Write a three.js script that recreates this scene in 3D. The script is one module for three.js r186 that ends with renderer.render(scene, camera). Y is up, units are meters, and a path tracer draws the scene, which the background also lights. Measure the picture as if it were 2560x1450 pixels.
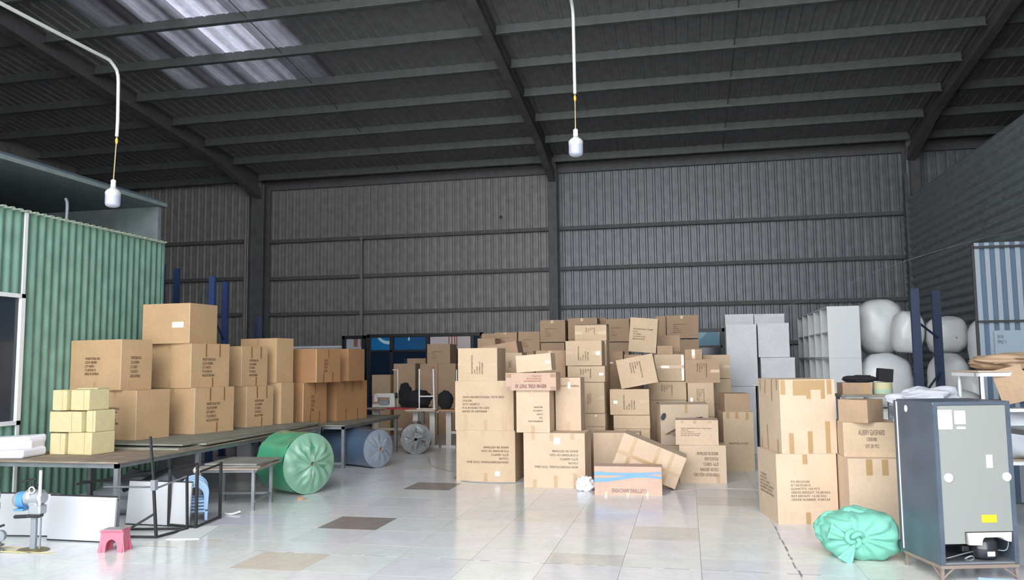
import * as THREE from 'three';
import { mergeGeometries } from 'three/addons/utils/BufferGeometryUtils.js';
import { ImprovedNoise } from 'three/addons/math/ImprovedNoise.js';
import { RoundedBoxGeometry } from 'three/addons/geometries/RoundedBoxGeometry.js';

// ------------------------------------------------------------------ camera, sky, exposure
const scene = new THREE.Scene();
const renderer = new THREE.WebGLRenderer({ antialias: true });
renderer.toneMapping = THREE.LinearToneMapping;
renderer.toneMappingExposure = 1.3;
renderer.shadowMap.enabled = true;
const D2R = Math.PI / 180;
const camera = new THREE.PerspectiveCamera(2 * Math.atan(725 / 2000) / D2R, 2560 / 1450, 0.05, 200);
camera.position.set(0, 1.7, 0);
camera.rotation.order = 'YXZ';
camera.rotation.set(5.2 * D2R, 12.2 * D2R, -0.6 * D2R);
// an even overcast sky; it reaches the hall only through the open front and the translucent roof sheets
scene.background = new THREE.Color(0.94, 0.965, 1.0);
scene.backgroundIntensity = 6.0;
const sun = new THREE.DirectionalLight(0xfff1dd, 9);   // high hazy sun from behind the hall: it falls on the yard and the roof only
sun.position.set(-14, 40, -16); sun.target.position.set(0, 0, 4); sun.castShadow = true; sun.shadow.radius = 4;
sun.shadow.mapSize.set(4096, 4096); Object.assign(sun.shadow.camera, { left: -50, right: 50, top: 50, bottom: -50, near: 1, far: 120 });
sun.name = 'sun'; scene.add(sun, sun.target);

// ------------------------------------------------------------------ helpers
let seed = 7;
const rnd = (a = 0, b = 1) => { seed = (seed * 1664525 + 1013904223) >>> 0; return a + (b - a) * (seed / 4294967296); };
const noise = new ImprovedNoise();
const N3 = (x, y, z) => noise.noise(x, y, z);
const used = new Map();
function numbered(name) {
  const n = used.get(name) ?? 0; used.set(name, n + 1);
  return n ? name + '_' + String(n).padStart(3, '0') : name;
}
const shadows = (o) => { o.castShadow = true; o.receiveShadow = true; return o; };
function thing(name, label, category, pos = [0, 0, 0], turn = 0, group) {
  const o = new THREE.Group(); o.name = numbered(name); scene.add(o);
  o.position.set(...pos); o.rotation.y = turn * D2R; o.userData = { label, category };
  if (group) o.userData.group = group;
  return o;
}
function structure(name, label) {
  const o = new THREE.Group(); o.name = name; scene.add(o);
  o.userData = { kind: 'structure', label, category: name.split('_')[0] };
  return o;
}
function strip(g) {   // same attributes everywhere, so that shapes can be joined
  g = g.index ? g.toNonIndexed() : g;
  for (const k of Object.keys(g.attributes)) if (!['position', 'normal', 'uv'].includes(k)) g.deleteAttribute(k);
  if (!g.attributes.uv) g.setAttribute('uv', new THREE.BufferAttribute(new Float32Array(g.attributes.position.count * 2), 2));
  return g;
}
function part(name, geos, material, parent, label) {
  const g = Array.isArray(geos) ? (geos.length > 1 ? mergeGeometries(geos.map(strip)) : geos[0]) : geos;
  const m = shadows(new THREE.Mesh(g, material)); m.name = name; parent.add(m);
  if (label) m.userData.label = label;
  return m;
}
const parts = (name, geos, m, parent) => geos.forEach((g) => part(name, g, m, parent));
// metre uv on a box
function bx(w, h, d, x = 0, y = 0, z = 0, rx = 0, ry = 0, rz = 0) {
  const g = new THREE.BoxGeometry(w, h, d), u = g.attributes.uv, s = [[d, h], [d, h], [w, d], [w, d], [w, h], [w, h]];
  for (let i = 0; i < 24; i++) u.setXY(i, u.getX(i) * s[i >> 2][0], u.getY(i) * s[i >> 2][1]);
  return place(g, x, y, z, rx, ry, rz);
}
function rbx(w, h, d, r, x = 0, y = 0, z = 0, rx = 0, ry = 0, rz = 0) { return place(new RoundedBoxGeometry(w, h, d, 2, r), x, y, z, rx, ry, rz); }
function place(g, x = 0, y = 0, z = 0, rx = 0, ry = 0, rz = 0) {
  g.applyMatrix4(new THREE.Matrix4().makeRotationFromEuler(new THREE.Euler(rx, ry, rz))); return g.translate(x, y, z);
}
const V = (x, y, z) => new THREE.Vector3(x, y, z);
function bar(a, b, r, seg = 8, r2 = r) {   // straight round bar between two points
  const A = V(...a), B = V(...b), L = A.distanceTo(B), g = new THREE.CylinderGeometry(r2, r, L, seg);
  g.applyQuaternion(new THREE.Quaternion().setFromUnitVectors(V(0, 1, 0), B.clone().sub(A).normalize()));
  const c = A.add(B).multiplyScalar(0.5); return g.translate(c.x, c.y, c.z);
}
function sq(a, b, t, t2 = t) {   // straight square tube between two points
  const A = V(...a), B = V(...b), L = A.distanceTo(B), g = new THREE.BoxGeometry(t, L, t2);
  g.applyQuaternion(new THREE.Quaternion().setFromUnitVectors(V(0, 1, 0), B.clone().sub(A).normalize()));
  const c = A.add(B).multiplyScalar(0.5); return g.translate(c.x, c.y, c.z);
}
function tube(pts, r, n = 40, seg = 8, closed = false, tension = 0.5) {
  return new THREE.TubeGeometry(new THREE.CatmullRomCurve3(pts.map((p) => V(...p)), closed, 'catmullrom', tension), n, r, seg, closed);
}
function lathe(profile, seg = 32) { return new THREE.LatheGeometry(profile.map(([r, y]) => new THREE.Vector2(r, y)), seg); }
// folded sheet: x across, y along, z depth
function corrugated(width, length, period, amp, wave = false) {
  const P = [], n = Math.max(1, Math.round(width / period));
  const prof = wave ? [...Array(8)].map((_, i) => [i / 8, amp * (0.5 - 0.5 * Math.cos((i / 8) * 2 * Math.PI))]) : [[0, 0], [0.2, 0], [0.24, amp * 0.12], [0.36, amp * 0.12], [0.4, 0], [0.6, 0], [0.7, amp], [0.88, amp], [0.98, 0]];
  for (let k = 0; k < n; k++) for (const [t, z] of prof) P.push([((k + t) / n) * width - width / 2, z]);
  P.push([width / 2, 0]);
  const pos = [], nor = [], uv = [];
  for (let i = 0; i + 1 < P.length; i++) {
    const [x0, z0] = P[i], [x1, z1] = P[i + 1], L = Math.hypot(x1 - x0, z1 - z0);
    const flat = [-(z1 - z0) / L, (x1 - x0) / L];
    const nrm = (x) => { if (!wave) return flat; const s = -amp * Math.PI / (width / n) * Math.sin(((x + width / 2) / (width / n)) * 2 * Math.PI), q = Math.hypot(s, 1); return [s / q, 1 / q]; };
    const a = nrm(x0), b = nrm(x1);
    for (const [x, z, y, m] of [[x0, z0, 0, a], [x1, z1, 0, b], [x1, z1, length, b], [x0, z0, 0, a], [x1, z1, length, b], [x0, z0, length, a]]) { pos.push(x, y, z); nor.push(m[0], 0, m[1]); uv.push(x, y); }
  }
  const g = new THREE.BufferGeometry();
  g.setAttribute('position', new THREE.Float32BufferAttribute(pos, 3)); g.setAttribute('normal', new THREE.Float32BufferAttribute(nor, 3)); g.setAttribute('uv', new THREE.Float32BufferAttribute(uv, 2));
  return g;
}
// lumpy soft body: a sphere pushed about by a function of its direction
function soft(rx, ry, rz, f, detail = 48, flat = true) {
  const g = new THREE.SphereGeometry(1, detail, Math.round(detail * 0.7)), p = g.attributes.position, v = V(0, 0, 0);
  for (let i = 0; i < p.count; i++) {
    v.fromBufferAttribute(p, i).normalize(); const k = f(v);
    p.setXYZ(i, v.x * rx * k, Math.max(flat ? -ry * 0.86 : -9, v.y * ry * k), v.z * rz * k);
  }
  g.computeVertexNormals(); return g.translate(0, flat ? ry * 0.86 : 0, 0);
}

// ------------------------------------------------------------------ textures
function dataTex(size, fn, { srgb = true, repeat = 1 } = {}) {
  const d = new Uint8Array(size * size * 4);
  for (let y = 0; y < size; y++) for (let x = 0; x < size; x++) {
    const c = fn(x / size, y / size, x, y), o = (y * size + x) * 4;
    for (let k = 0; k < 3; k++) d[o + k] = Math.max(0, Math.min(255, 255 * (c.length ? c[k] : c)));
    d[o + 3] = 255;
  }
  const t = new THREE.DataTexture(d, size, size); t.wrapS = t.wrapT = THREE.RepeatWrapping; t.magFilter = THREE.LinearFilter; t.minFilter = THREE.LinearMipmapLinearFilter; t.generateMipmaps = true;
  if (srgb) t.colorSpace = THREE.SRGBColorSpace;
  t.repeat.set(repeat, repeat); t.needsUpdate = true; return t;
}
// noise that tiles over the unit square
const tn = (u, v, f, z = 0) => { const a = N3(u * f, v * f, z), b = N3((u - 1) * f, v * f, z), c = N3(u * f, (v - 1) * f, z), d = N3((u - 1) * f, (v - 1) * f, z); return (a * (1 - u) + b * u) * (1 - v) + (c * (1 - u) + d * u) * v; };
const cardTex = dataTex(256, (u, v) => 0.93 + 0.05 * tn(u, v, 4, 1) + 0.04 * tn(u, v, 24, 2) + 0.012 * Math.sin(u * 2 * Math.PI * 64) + 0.03 * tn(u, v, 80, 3));
const marbleTex = dataTex(512, (u, v) => {
  const w = tn(u, v, 5, 4), a = tn(u, v, 9, 5 + w), vein = Math.max(0, 1 - Math.abs(a) * 9), s = tn(u, v, 60, 6);
  const g = 0.96 + 0.035 * w - 0.025 * vein + 0.012 * s; return [g, g, g];
});
const scuffTex = dataTex(256, (u, v) => 0.3 + 0.25 * Math.abs(tn(u, v, 6, 7)) + 0.12 * tn(u, v, 30, 8), { srgb: false });
const metalTex = dataTex(256, (u, v) => 0.86 + 0.12 * tn(u, v, 5, 9) + 0.06 * tn(u, v, 40, 10));
const streakTex = dataTex(256, (u, v) => { const w = u + 0.02 * tn(u, v, 5, 19), q = 0.62 + 0.55 * tn(w, 0.3, 7, 11) + 0.4 * tn(w, 0.3, 18, 12) + 0.16 * tn(u, v, 5, 13) + 0.1 * tn(u, v, 30, 18); return [q, q, q * 1.03]; }); // streaks running down the ribs
streakTex.repeat.set(0.31, 0.2);
const woodTex = dataTex(256, (u, v) => { const s = tn(u * 0.3, v, 18, 14) * 0.2 + tn(u, v, 6, 15) * 0.12; return [0.85 + s, 0.82 + s, 0.78 + s]; });
const bumpTex = dataTex(256, (u, v) => 0.5 + 0.35 * tn(u, v, 6, 16) + 0.2 * tn(u, v, 20, 17), { srgb: false });

function canvasTex(w, h, draw, transparent = true) {
  const c = document.createElement('canvas'); c.width = w; c.height = h;
  const x = c.getContext('2d'); if (!transparent) { x.fillStyle = '#fff'; x.fillRect(0, 0, w, h); }
  draw(x, w, h); const t = new THREE.CanvasTexture(c); t.colorSpace = THREE.SRGBColorSpace; return t;
}
const inkMats = {};
function ink(key, lines, color, sizes = 1, align = 'left') {
  const H = 92, w = 1024, h = H * lines.length + 20;
  const t = canvasTex(w, h, (x) => {
    x.fillStyle = color; x.textAlign = align; x.textBaseline = 'middle';
    lines.forEach((l, i) => {
      let s = (Array.isArray(sizes) ? sizes[i] : sizes) * 66; x.font = s + 'px sans-serif';
      const m = x.measureText(l).width; if (m > w - 20) { s *= (w - 20) / m; x.font = s + 'px sans-serif'; }
      x.fillText(l, align === 'left' ? 10 : w / 2, 10 + H * (i + 0.5));
    });
  });
  inkMats[key] = new THREE.MeshStandardMaterial({ map: t, transparent: true, roughness: 0.9, alphaTest: 0.02 }); inkMats[key].name = 'print_' + key;
}
ink('tote', ['3830-PROMOTIONAL TOTE BAG', 'COLOR:', "Q'TY: 400PCS", 'P.O.#10340-18-1225', 'MADE IN VIETNAM'], 'rgba(74,50,42,0.82)');
ink('tote2', ['3830-PROMOTIONAL TOTE BAG', 'COLOR:', "Q'TY: 400PCS", 'P.O.#10340-18-1225', 'MADE IN VIETNAM'], 'rgba(92,98,88,0.8)');
ink('small', ['3830-PROMOTIONAL TOTE BAG', 'COLOR:', "Q'TY: 400PCS", 'P.O.#10340-18-1225', 'MADE IN VIETNAM'], 'rgba(96,72,58,0.6)', 0.8);
ink('left', ['PROMOTIONAL BAG', 'COLOR: BROWN', "Q'TY: 400PCS", 'P.O.#10340-18', 'MADE IN VIETNAM'], 'rgba(66,42,30,0.58)', 1.2);
ink('mark', ['TOTE BAG', 'COLOR: NAT', "Q'TY: 400", 'VIETNAM'], 'rgba(84,46,26,0.55)', 1.3);
ink('short', ['MADE IN VIETNAM', 'P.O.#10340-18-1225'], 'rgba(90,62,52,0.75)', 1.2);
ink('top', ['PROMOTIONAL TOTE BAG'], 'rgba(70,50,44,0.8)', 1.2);
ink('item', ['ITEM NO:01-H25-CM2', 'COLOR: BROWN', "Q'TY: 100PCS", 'PO:H25-438', 'MADE IN VIETNAM'], 'rgba(110,84,66,0.8)', 1.1);
ink('belgium', ['CH BELGIUM', 'A-100-0334 B', 'QUANTITY: 160 PCS', 'GROSS WEIGHT: 16.00 KGS', 'NET WEIGHT: 14.00 KGS', 'ORDER NUMBER: 4180124'], 'rgba(118,104,88,0.85)', 1.15);
ink('aubry', ['AUBRY GASPARD', 'COEK/NIK', 'QTY: 201 PCS'], 'rgba(104,86,74,0.85)', [1.45, 0.95, 0.95], 'center');
ink('pinkline', ['MEHN VSNL THET AI'], 'rgba(96,52,62,0.85)', 1.5, 'center');
ink('pinksmall', ['THIN NON WOVEN TAPE', 'POLYESTER CUT SIZE', 'QTY 24 ROLLS'], 'rgba(150,70,66,0.6)', 1.0);
ink('cutting', ['CUTTING MACHINE'], 'rgba(128,112,106,0.95)', 1.5, 'center');
ink('sign', ['Ra V\u00e0o', '\u0110\u00f3ng C\u1eeda'], 'rgba(52,66,82,0.9)', 1.3);

// ------------------------------------------------------------------ materials
const std = (name, color, o = {}) => { const m = new THREE.MeshStandardMaterial({ color: new THREE.Color().setRGB(...color), roughness: 0.7, ...o }); m.name = name; return m; };
const phy = (name, color, o = {}) => { const m = new THREE.MeshPhysicalMaterial({ color: new THREE.Color().setRGB(...color), roughness: 0.5, ...o }); m.name = name; return m; };
const card = (name, c) => std(name, c, { map: cardTex, roughness: 0.85 });
const M = {
  pale: card('kraft_pale', [0.64, 0.48, 0.325]), pale2: card('kraft_light', [0.7, 0.53, 0.38]), brown: card('kraft_brown', [0.47, 0.32, 0.205]), 
  deep: card('kraft_deep', [0.57, 0.375, 0.205]), deep2: card('kraft_orange', [0.43, 0.23, 0.105]), pink: card('kraft_pinkish', [0.62, 0.43, 0.32]), white: card('white_board', [0.72, 0.74, 0.76]),
  crush: card('kraft_greyish', [0.6, 0.47, 0.35]), cut: card('kraft_salmon', [0.66, 0.45, 0.35]),
  tape: phy('brown_tape', [0.42, 0.27, 0.13], { roughness: 0.3, clearcoat: 0.5, clearcoatRoughness: 0.2 }),
  tapeDark: phy('dark_brown_tape', [0.24, 0.12, 0.05], { roughness: 0.35, clearcoat: 0.4 }),
  tapeGloss: phy('clear_tape', [0.62, 0.5, 0.38], { roughness: 0.12, clearcoat: 1, clearcoatRoughness: 0.06 }),
  pouch: phy('white_pouch', [0.9, 0.9, 0.9], { roughness: 0.15, clearcoat: 1, clearcoatRoughness: 0.05 }),
  paper: card('cream_paper', [0.68, 0.58, 0.33]),
  sheetA: std('wall_sheet_grey', [0.34, 0.333, 0.33], { map: metalTex, metalness: 0.25, roughness: 0.5 }),
  sheetB: std('wall_sheet_grey_light', [0.36, 0.352, 0.35], { map: metalTex, metalness: 0.25, roughness: 0.47 }),
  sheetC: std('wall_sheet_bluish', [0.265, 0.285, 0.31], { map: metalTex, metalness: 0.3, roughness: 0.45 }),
  roof: std('roof_sheet_grey', [0.34, 0.345, 0.36], { map: metalTex, metalness: 0.3, roughness: 0.5 }),
  steel: std('painted_steel', [0.15, 0.152, 0.158], { map: metalTex, roughness: 0.6 }),
  purlin: std('galvanised_purlin', [0.175, 0.186, 0.186], { map: metalTex, metalness: 0.2, roughness: 0.55 }),
  rightSheet: std('right_wall_sheet', [0.38, 0.43, 0.455], { map: metalTex, metalness: 0.3, roughness: 0.5 }),
  green: std('green_sheet', [0.235, 0.42, 0.335], { map: metalTex, metalness: 0.05, roughness: 0.5 }),
  navy: std('teal_sheet', [0.25, 0.31, 0.32], { map: metalTex, roughness: 0.7 }),
  plaster: std('outer_cladding', [0.3, 0.3, 0.3]), yard: std('yard_concrete', [0.5, 0.49, 0.46]),
  whitePaint: std('white_paint', [0.75, 0.76, 0.78], { roughness: 0.4 }), whitePlastic: phy('white_plastic', [0.8, 0.8, 0.82], { roughness: 0.25, clearcoat: 0.3 }),
  black: std('black_paint', [0.02, 0.02, 0.023], { roughness: 0.5 }), blackCloth: std('black_cloth', [0.012, 0.012, 0.014], { roughness: 0.95 }),
  pipe: std('grey_pipe', [0.34, 0.36, 0.39], { map: metalTex, metalness: 0.5, roughness: 0.45 }),
  greyPaint: std('grey_paint', [0.22, 0.24, 0.27], { roughness: 0.45 }),
  navyPaint: std('navy_paint', [0.018, 0.032, 0.075], { roughness: 0.6 }),
  pvc: phy('white_conduit', [0.4, 0.4, 0.39], { roughness: 0.4 }),
  blue: std('blue_paint', [0.03, 0.06, 0.17], { roughness: 0.5 }),
};

// ------------------------------------------------------------------ the hall
const ZB = -24, XL = -19, XR = 14, ZF = 0, SL = 0.118, TILT = Math.atan(SL);
const roofY = (z, up = 0) => 7.55 + up + SL * (z - ZB);       // underside of the purlins at z
{ // floor: glazed tiles on a slab, a dirty joint where two pours meet
  const floor = structure('floor', 'polished pale tile floor of the hall');
  part('floor_slab', bx(XR - XL + 1, 0.2, ZF - ZB + 1, (XL + XR) / 2, -0.108, (ZF + ZB) / 2), std('grout', [0.3, 0.29, 0.28]), floor);
  const P = 0.65, G = 0.003, cols = [], seamX = 0.83, seamZ = -6.87;
  const tones = [[0.78, 0.78, 0.8], [0.72, 0.73, 0.75], [0.76, 0.79, 0.77], [0.77, 0.75, 0.69], [0.75, 0.75, 0.82], [0.66, 0.65, 0.62]];
  const look = tones.map((c, i) => phy('tile_' + i, c, { map: marbleTex, roughness: 0.16, roughnessMap: null, specularIntensity: 0.9 }));
  const dark = phy('tile_brown', [0.29, 0.25, 0.225], { map: marbleTex, roughness: 0.25 }), beige = phy('tile_beige', [0.68, 0.62, 0.53], { map: marbleTex, roughness: 0.2 });
  const xs = [], zs = [];
  for (let x = -3.18 - P * 22; x < XR; x += P) xs.push(x);
  for (let z = -7.93 - P * 24; z < -7; z += P) zs.push(z);
  const xEdges = xs.filter((x) => x < seamX - 0.15).concat([seamX]); for (let x = seamX + 0.5; x < XR; x += P) xEdges.push(x);
  const zEdges = zs.filter((z) => z < seamZ - 0.15).concat([seamZ]); for (let z = seamZ + 0.6; z < ZF + 0.3; z += P) zEdges.push(z);
  const view = new THREE.Matrix4().makeRotationFromEuler(camera.rotation).setPosition(camera.position).invert(), all = [], v = V(0, 0, 0);
  for (let i = 0; i + 1 < xEdges.length; i++) for (let j = 0; j + 1 < zEdges.length; j++) {
    const w = xEdges[i + 1] - xEdges[i], d = zEdges[j + 1] - zEdges[j], x = xEdges[i] + w / 2, z = zEdges[j] + d / 2;
    if (z < ZB || x < XL || x > XR) continue;
    v.set(x, 0, z).applyMatrix4(view); const a = Math.abs(v.x / v.z) < 0.66 && v.z < -1 && v.y / -v.z > -0.4 ? -v.z : 1e3;
    const isDark = Math.abs(x + 3.505) < 0.1 && (Math.abs(z + 8.255) < 0.1 || Math.abs(z + 10.855) < 0.1), isBeige = Math.abs(x + 3.505) < 0.1 && Math.abs(z + 6.57) < 0.35 && z > seamZ;
    all.push({ w, d, x, z, a, m: isDark ? dark : isBeige ? beige : look[Math.floor(rnd(0, look.length) * (rnd() < 0.35 ? 1 : 0.5))], r: Math.floor(rnd(0, 4)) });
  }
  all.sort((p, q) => p.a - q.a);
  const cache = new Map(), tile = (t) => {
    const key = [t.w.toFixed(3), t.d.toFixed(3), t.r].join();
    if (!cache.has(key)) { const g = bx(t.w - G, 0.012, t.d - G), u = g.attributes.uv; for (let i = 0; i < u.count; i++) u.setXY(i, u.getX(i) * 0.7 + t.r * 0.27, u.getY(i) * 0.7 + t.r * 0.41); cache.set(key, g); }
    return cache.get(key);
  };
  const rest = new Map();
  all.forEach((t, k) => {
    if (k < 290) { const m = part('floor_tile', tile(t), t.m, floor); m.position.set(t.x, -0.006, t.z); } else {
      if (!rest.has(t.m)) rest.set(t.m, []); rest.get(t.m).push(tile(t).clone().translate(t.x, -0.006, t.z));
    }
  });
  for (const [m, list] of rest) part('far_tiles', list, m, floor).userData.kind = 'stuff';
  const filler = std('joint_dirt', [0.26, 0.25, 0.27]), dashes = [];
  for (let x = -5.4; x < 0.75;) { const L = rnd(0.05, 0.32); dashes.push(bx(L, 0.003, rnd(0.006, 0.011), x + L / 2, 0.0005, seamZ + rnd(-0.004, 0.004))); x += L + rnd(0.02, 0.14); }
  part('joint_filler', dashes, filler, floor);
  const d2 = []; for (let z = -6.8; z > -8.7;) { const L = rnd(0.04, 0.2); d2.push(bx(rnd(0.008, 0.02), 0.003, L, seamX + rnd(-0.01, 0.01), 0.0005, z - L / 2)); z -= L + rnd(0.03, 0.16); }
  part('joint_filler', d2, filler, floor);
}
{ // yard in front of the open side
  const yard = structure('ground_yard', 'pale concrete yard in front of the hall');
  part('concrete', bx(90, 0.2, 46, 0, -0.11, ZF + 23.5), M.yard, yard);
}
{ // roof
  const roof = structure('ceiling', 'dark metal roof on steel purlins and rafters');
  const len = (z0, z1) => (z1 - z0) / Math.cos(TILT);
  const sheet = (x, w, z0, z1, m, name) => { // ribs run with the slope, folded side down
    const g = corrugated(w, len(z0, z1), 0.25, 0.03); g.rotateX(Math.PI / 2 - TILT); g.translate(x, roofY(z0, 0.25), z0);
    return part(name, g, m, roof);
  };
  // aged translucent sheets in the roof; the bright patch's fade is put into their tones
  const holes = [-11.5, -10.5, -9.5, -8.5], zh = [-17.4, -15.85, -12.0];
  const milk = [[0.05, 0.03], [0.07, 0.12], [0.1, 0.3], [0.03, 0.09]].map((r, i) => r.map((k, j) => { const t = streakTex.clone(); t.offset.set(i * 0.31, j * 0.37); return phy('translucent_sheet_' + i + j, [k * 0.95, k, k * 1.2], { map: t, transmission: 0.5, roughness: 1, thickness: 0 }); }));
  for (let x = XL + 0.5; x < XR; x += 1) {
    const h = holes.indexOf(x);
    if (h < 0) { sheet(x, 1.0, ZB, ZF, M.roof, 'roof_sheet'); continue; }
    sheet(x, 1.0, ZB, zh[0], M.roof, 'roof_sheet'); sheet(x, 1.0, zh[0], zh[1], milk[h][0], 'skylight_sheet'); sheet(x, 1.0, zh[1], zh[2], milk[h][1], 'skylight_sheet'); sheet(x, 1.0, zh[2], ZF, M.roof, 'roof_sheet');
  }
  const hole = [[-12, -8, zh[0], zh[2]]];
  const slab = (x0, x1, z0, z1) => { const g = bx(x1 - x0, 0.06, len(z0, z1)); g.rotateX(-TILT); return g.translate((x0 + x1) / 2, roofY((z0 + z1) / 2, 0.34), (z0 + z1) / 2); };
  const [h] = hole;
  part('outer_roofing', [slab(XL, h[0], ZB, ZF), slab(h[1], XR, ZB, ZF), slab(h[0], h[1], ZB, h[2]), slab(h[0], h[1], h[3], ZF)], M.plaster, roof);
  const bays = [[XL, -13.6], [-13.4, -3.9], [-3.7, 6.1], [6.3, XR]];
  const zp = []; for (let z = -23.22; z < ZF; z += 1.485) zp.push(z);
  for (const z of zp) for (const [a, b] of bays) {
    const L = b - a, y = roofY(z), c = (a + b) / 2;
    part('purlin', [bx(L, 0.24, 0.012, c, y + 0.12, z), bx(L, 0.012, 0.09, c, y + 0.006, z + 0.045), bx(L, 0.012, 0.09, c, y + 0.234, z - 0.045), bx(L, 0.03, 0.01, c, y + 0.018, z + 0.085)], M.purlin, roof);
  }
  for (const x of [-13.5, -3.8, 6.2]) { // I-section rafters, deeper at the eave
    const L = len(ZB + 0.4, ZF), g = [bx(0.2, 0.02, L, 0, 0, 0), bx(0.02, 0.4, L, 0, -0.2, 0), bx(0.2, 0.02, L, 0, -0.4, 0)].map((q) => q.rotateX(-TILT).translate(x, roofY((ZB + 0.4 + ZF) / 2) + 0.24, (ZB + 0.4 + ZF) / 2));
    const r = part('rafter', g, M.steel, roof);
    const hs = new THREE.Shape([[0, 0], [2.6, 0.31], [0, -0.35]].map(([p, q]) => new THREE.Vector2(p, q)));
    const hg = new THREE.ExtrudeGeometry(hs, { depth: 0.2, bevelEnabled: false }).rotateY(-Math.PI / 2).translate(x + 0.1, roofY(ZB + 0.4) - 0.17, ZB + 0.4);
    part('haunch', hg, M.steel, r);
    part('splice_plate', [bx(0.26, 0.62, 0.03, x, roofY(ZB + 0.62) - 0.02, ZB + 0.62)], M.steel, r);
  }
  for (const x of [-8.6, 1.2]) part('tie_rod', zp.slice(0, 14).map((z) => bar([x, roofY(z) + 0.1, z], [x, roofY(z + 1.485) + 0.1, z + 1.485], 0.011, 6)), M.steel, roof);
}
{ // back wall with columns and girts; it steps forward to the left of the first column
  const wall = structure('wall_back', 'grey corrugated metal back wall with girts and columns');
  const top = 8.0, mats = [M.sheetA, M.sheetB, M.sheetA, M.sheetC];
  let k = 0;
  for (let x = XL + 0.5; x < XR; x += 1, k++) {
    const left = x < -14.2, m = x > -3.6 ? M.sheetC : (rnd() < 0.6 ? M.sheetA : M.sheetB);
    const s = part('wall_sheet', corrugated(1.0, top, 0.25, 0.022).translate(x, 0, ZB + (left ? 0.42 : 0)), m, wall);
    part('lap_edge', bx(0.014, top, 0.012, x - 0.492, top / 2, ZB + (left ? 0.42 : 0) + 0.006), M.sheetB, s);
  }
  part('return_sheet', corrugated(0.5, top, 0.25, 0.03).rotateY(Math.PI / 2).translate(-14.05, 0, ZB + 0.2), M.sheetA, wall);
  part('outer_cladding', bx(XR - XL, 8.6, 0.2, (XL + XR) / 2, 4.3, ZB - 0.12), M.plaster, wall);
  part('eave_beam', [bx(XR - XL, 0.3, 0.06, (XL + XR) / 2, 7.62, ZB + 0.12)], M.steel, wall);
  for (const y of [5.75, 4.52, 3.35, 2.2]) for (const [a, b] of [[XL, -14.05], [-13.3, -3.95], [-3.65, 6.0], [6.3, XR]]) {
    const z = ZB + (b < -14 ? 0.5 : 0.09);
    part('girt', [bx(b - a, 0.1, 0.012, (a + b) / 2, y, z + 0.1), bx(b - a, 0.012, 0.1, (a + b) / 2, y - 0.05, z + 0.05), bx(b - a, 0.012, 0.1, (a + b) / 2, y + 0.05, z + 0.05)], M.steel, wall);
  }
  for (const [x, w] of [[-13.52, 0.42], [-3.8, 0.26], [6.24, 0.34]]) part('steel_column', [bx(w, 7.6, 0.025, x, 3.8, ZB + 0.55), bx(w, 7.6, 0.025, x, 3.8, ZB + 0.15), bx(0.03, 7.6, 0.4, x, 3.8, ZB + 0.35)], M.steel, wall);
  part('sag_post', bx(0.06, 3.9, 0.05, -10.05, 3.8, ZB + 0.24), M.sheetA, wall);
  part('conduit', tube([[-10.02, 0.4, ZB + 0.28], [-10.0, 3, ZB + 0.28], [-10.02, 5.7, ZB + 0.28]], 0.02, 12, 6), M.pipe, wall);
  part('vent_hole', place(new THREE.CylinderGeometry(0.05, 0.05, 0.02, 14), -5.51, 6.22, ZB + 0.04, Math.PI / 2, 0, 0), M.black, wall);
}
{ // side walls, outside the frame but closing the hall, and the open front
  const wl = structure('wall_left', 'far left metal side wall'); part('wall_sheet', bx(0.2, 11.5, ZF - ZB, XL - 0.1, 5.75, (ZF + ZB) / 2), M.sheetA, wl);
  const wo = structure('wall_outer', 'outer metal side wall beyond the partition'); part('wall_sheet', bx(0.2, 11.5, ZF - ZB, XR + 0.1, 5.75, (ZF + ZB) / 2), M.sheetA, wo);
  const wf = structure('trim_front', 'tie beam and posts across the open front of the hall');
  part('tie_beam', bx(XR - XL, 0.62, 0.1, (XL + XR) / 2, 4.66, ZF - 0.08), M.steel, wf);
  for (const x of [-13.5, -8.3, 4.4]) part('post', bx(0.25, x > 4 || x < -9 ? 10.2 : 4.9, 0.25, x, x > 4 || x < -9 ? 5.1 : 2.45, ZF - 0.08), M.steel, wf);
  const fw = structure('wall_light_blocker', 'unseen front bays added on both sides of the opening to cut the light');  // added out of view to keep daylight off both sides of the hall
  parts('wall_panel', [bx(-8.3 - XL, 10.5, 0.12, (XL - 8.3) / 2, 5.25, ZF + 0.06), bx(XR - 4.3, 10.5, 0.12, (XR + 4.3) / 2, 5.25, ZF + 0.06)], M.sheetA, fw);
  const rr = structure('wall_shade_room', 'unseen side room wall added beside the camera to shade the right side');  // added out of view; shades the rolls and shelves on the right
  part('wall_panel', [bx(0.08, 6, 10.2, 4.3, 3, -5.15), bx(1.6, 0.06, 10.2, 5.1, 6, -5.15)], std('shade_room_sheet', [0.26, 0.32, 0.38], { map: metalTex }), rr);
}
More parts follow.
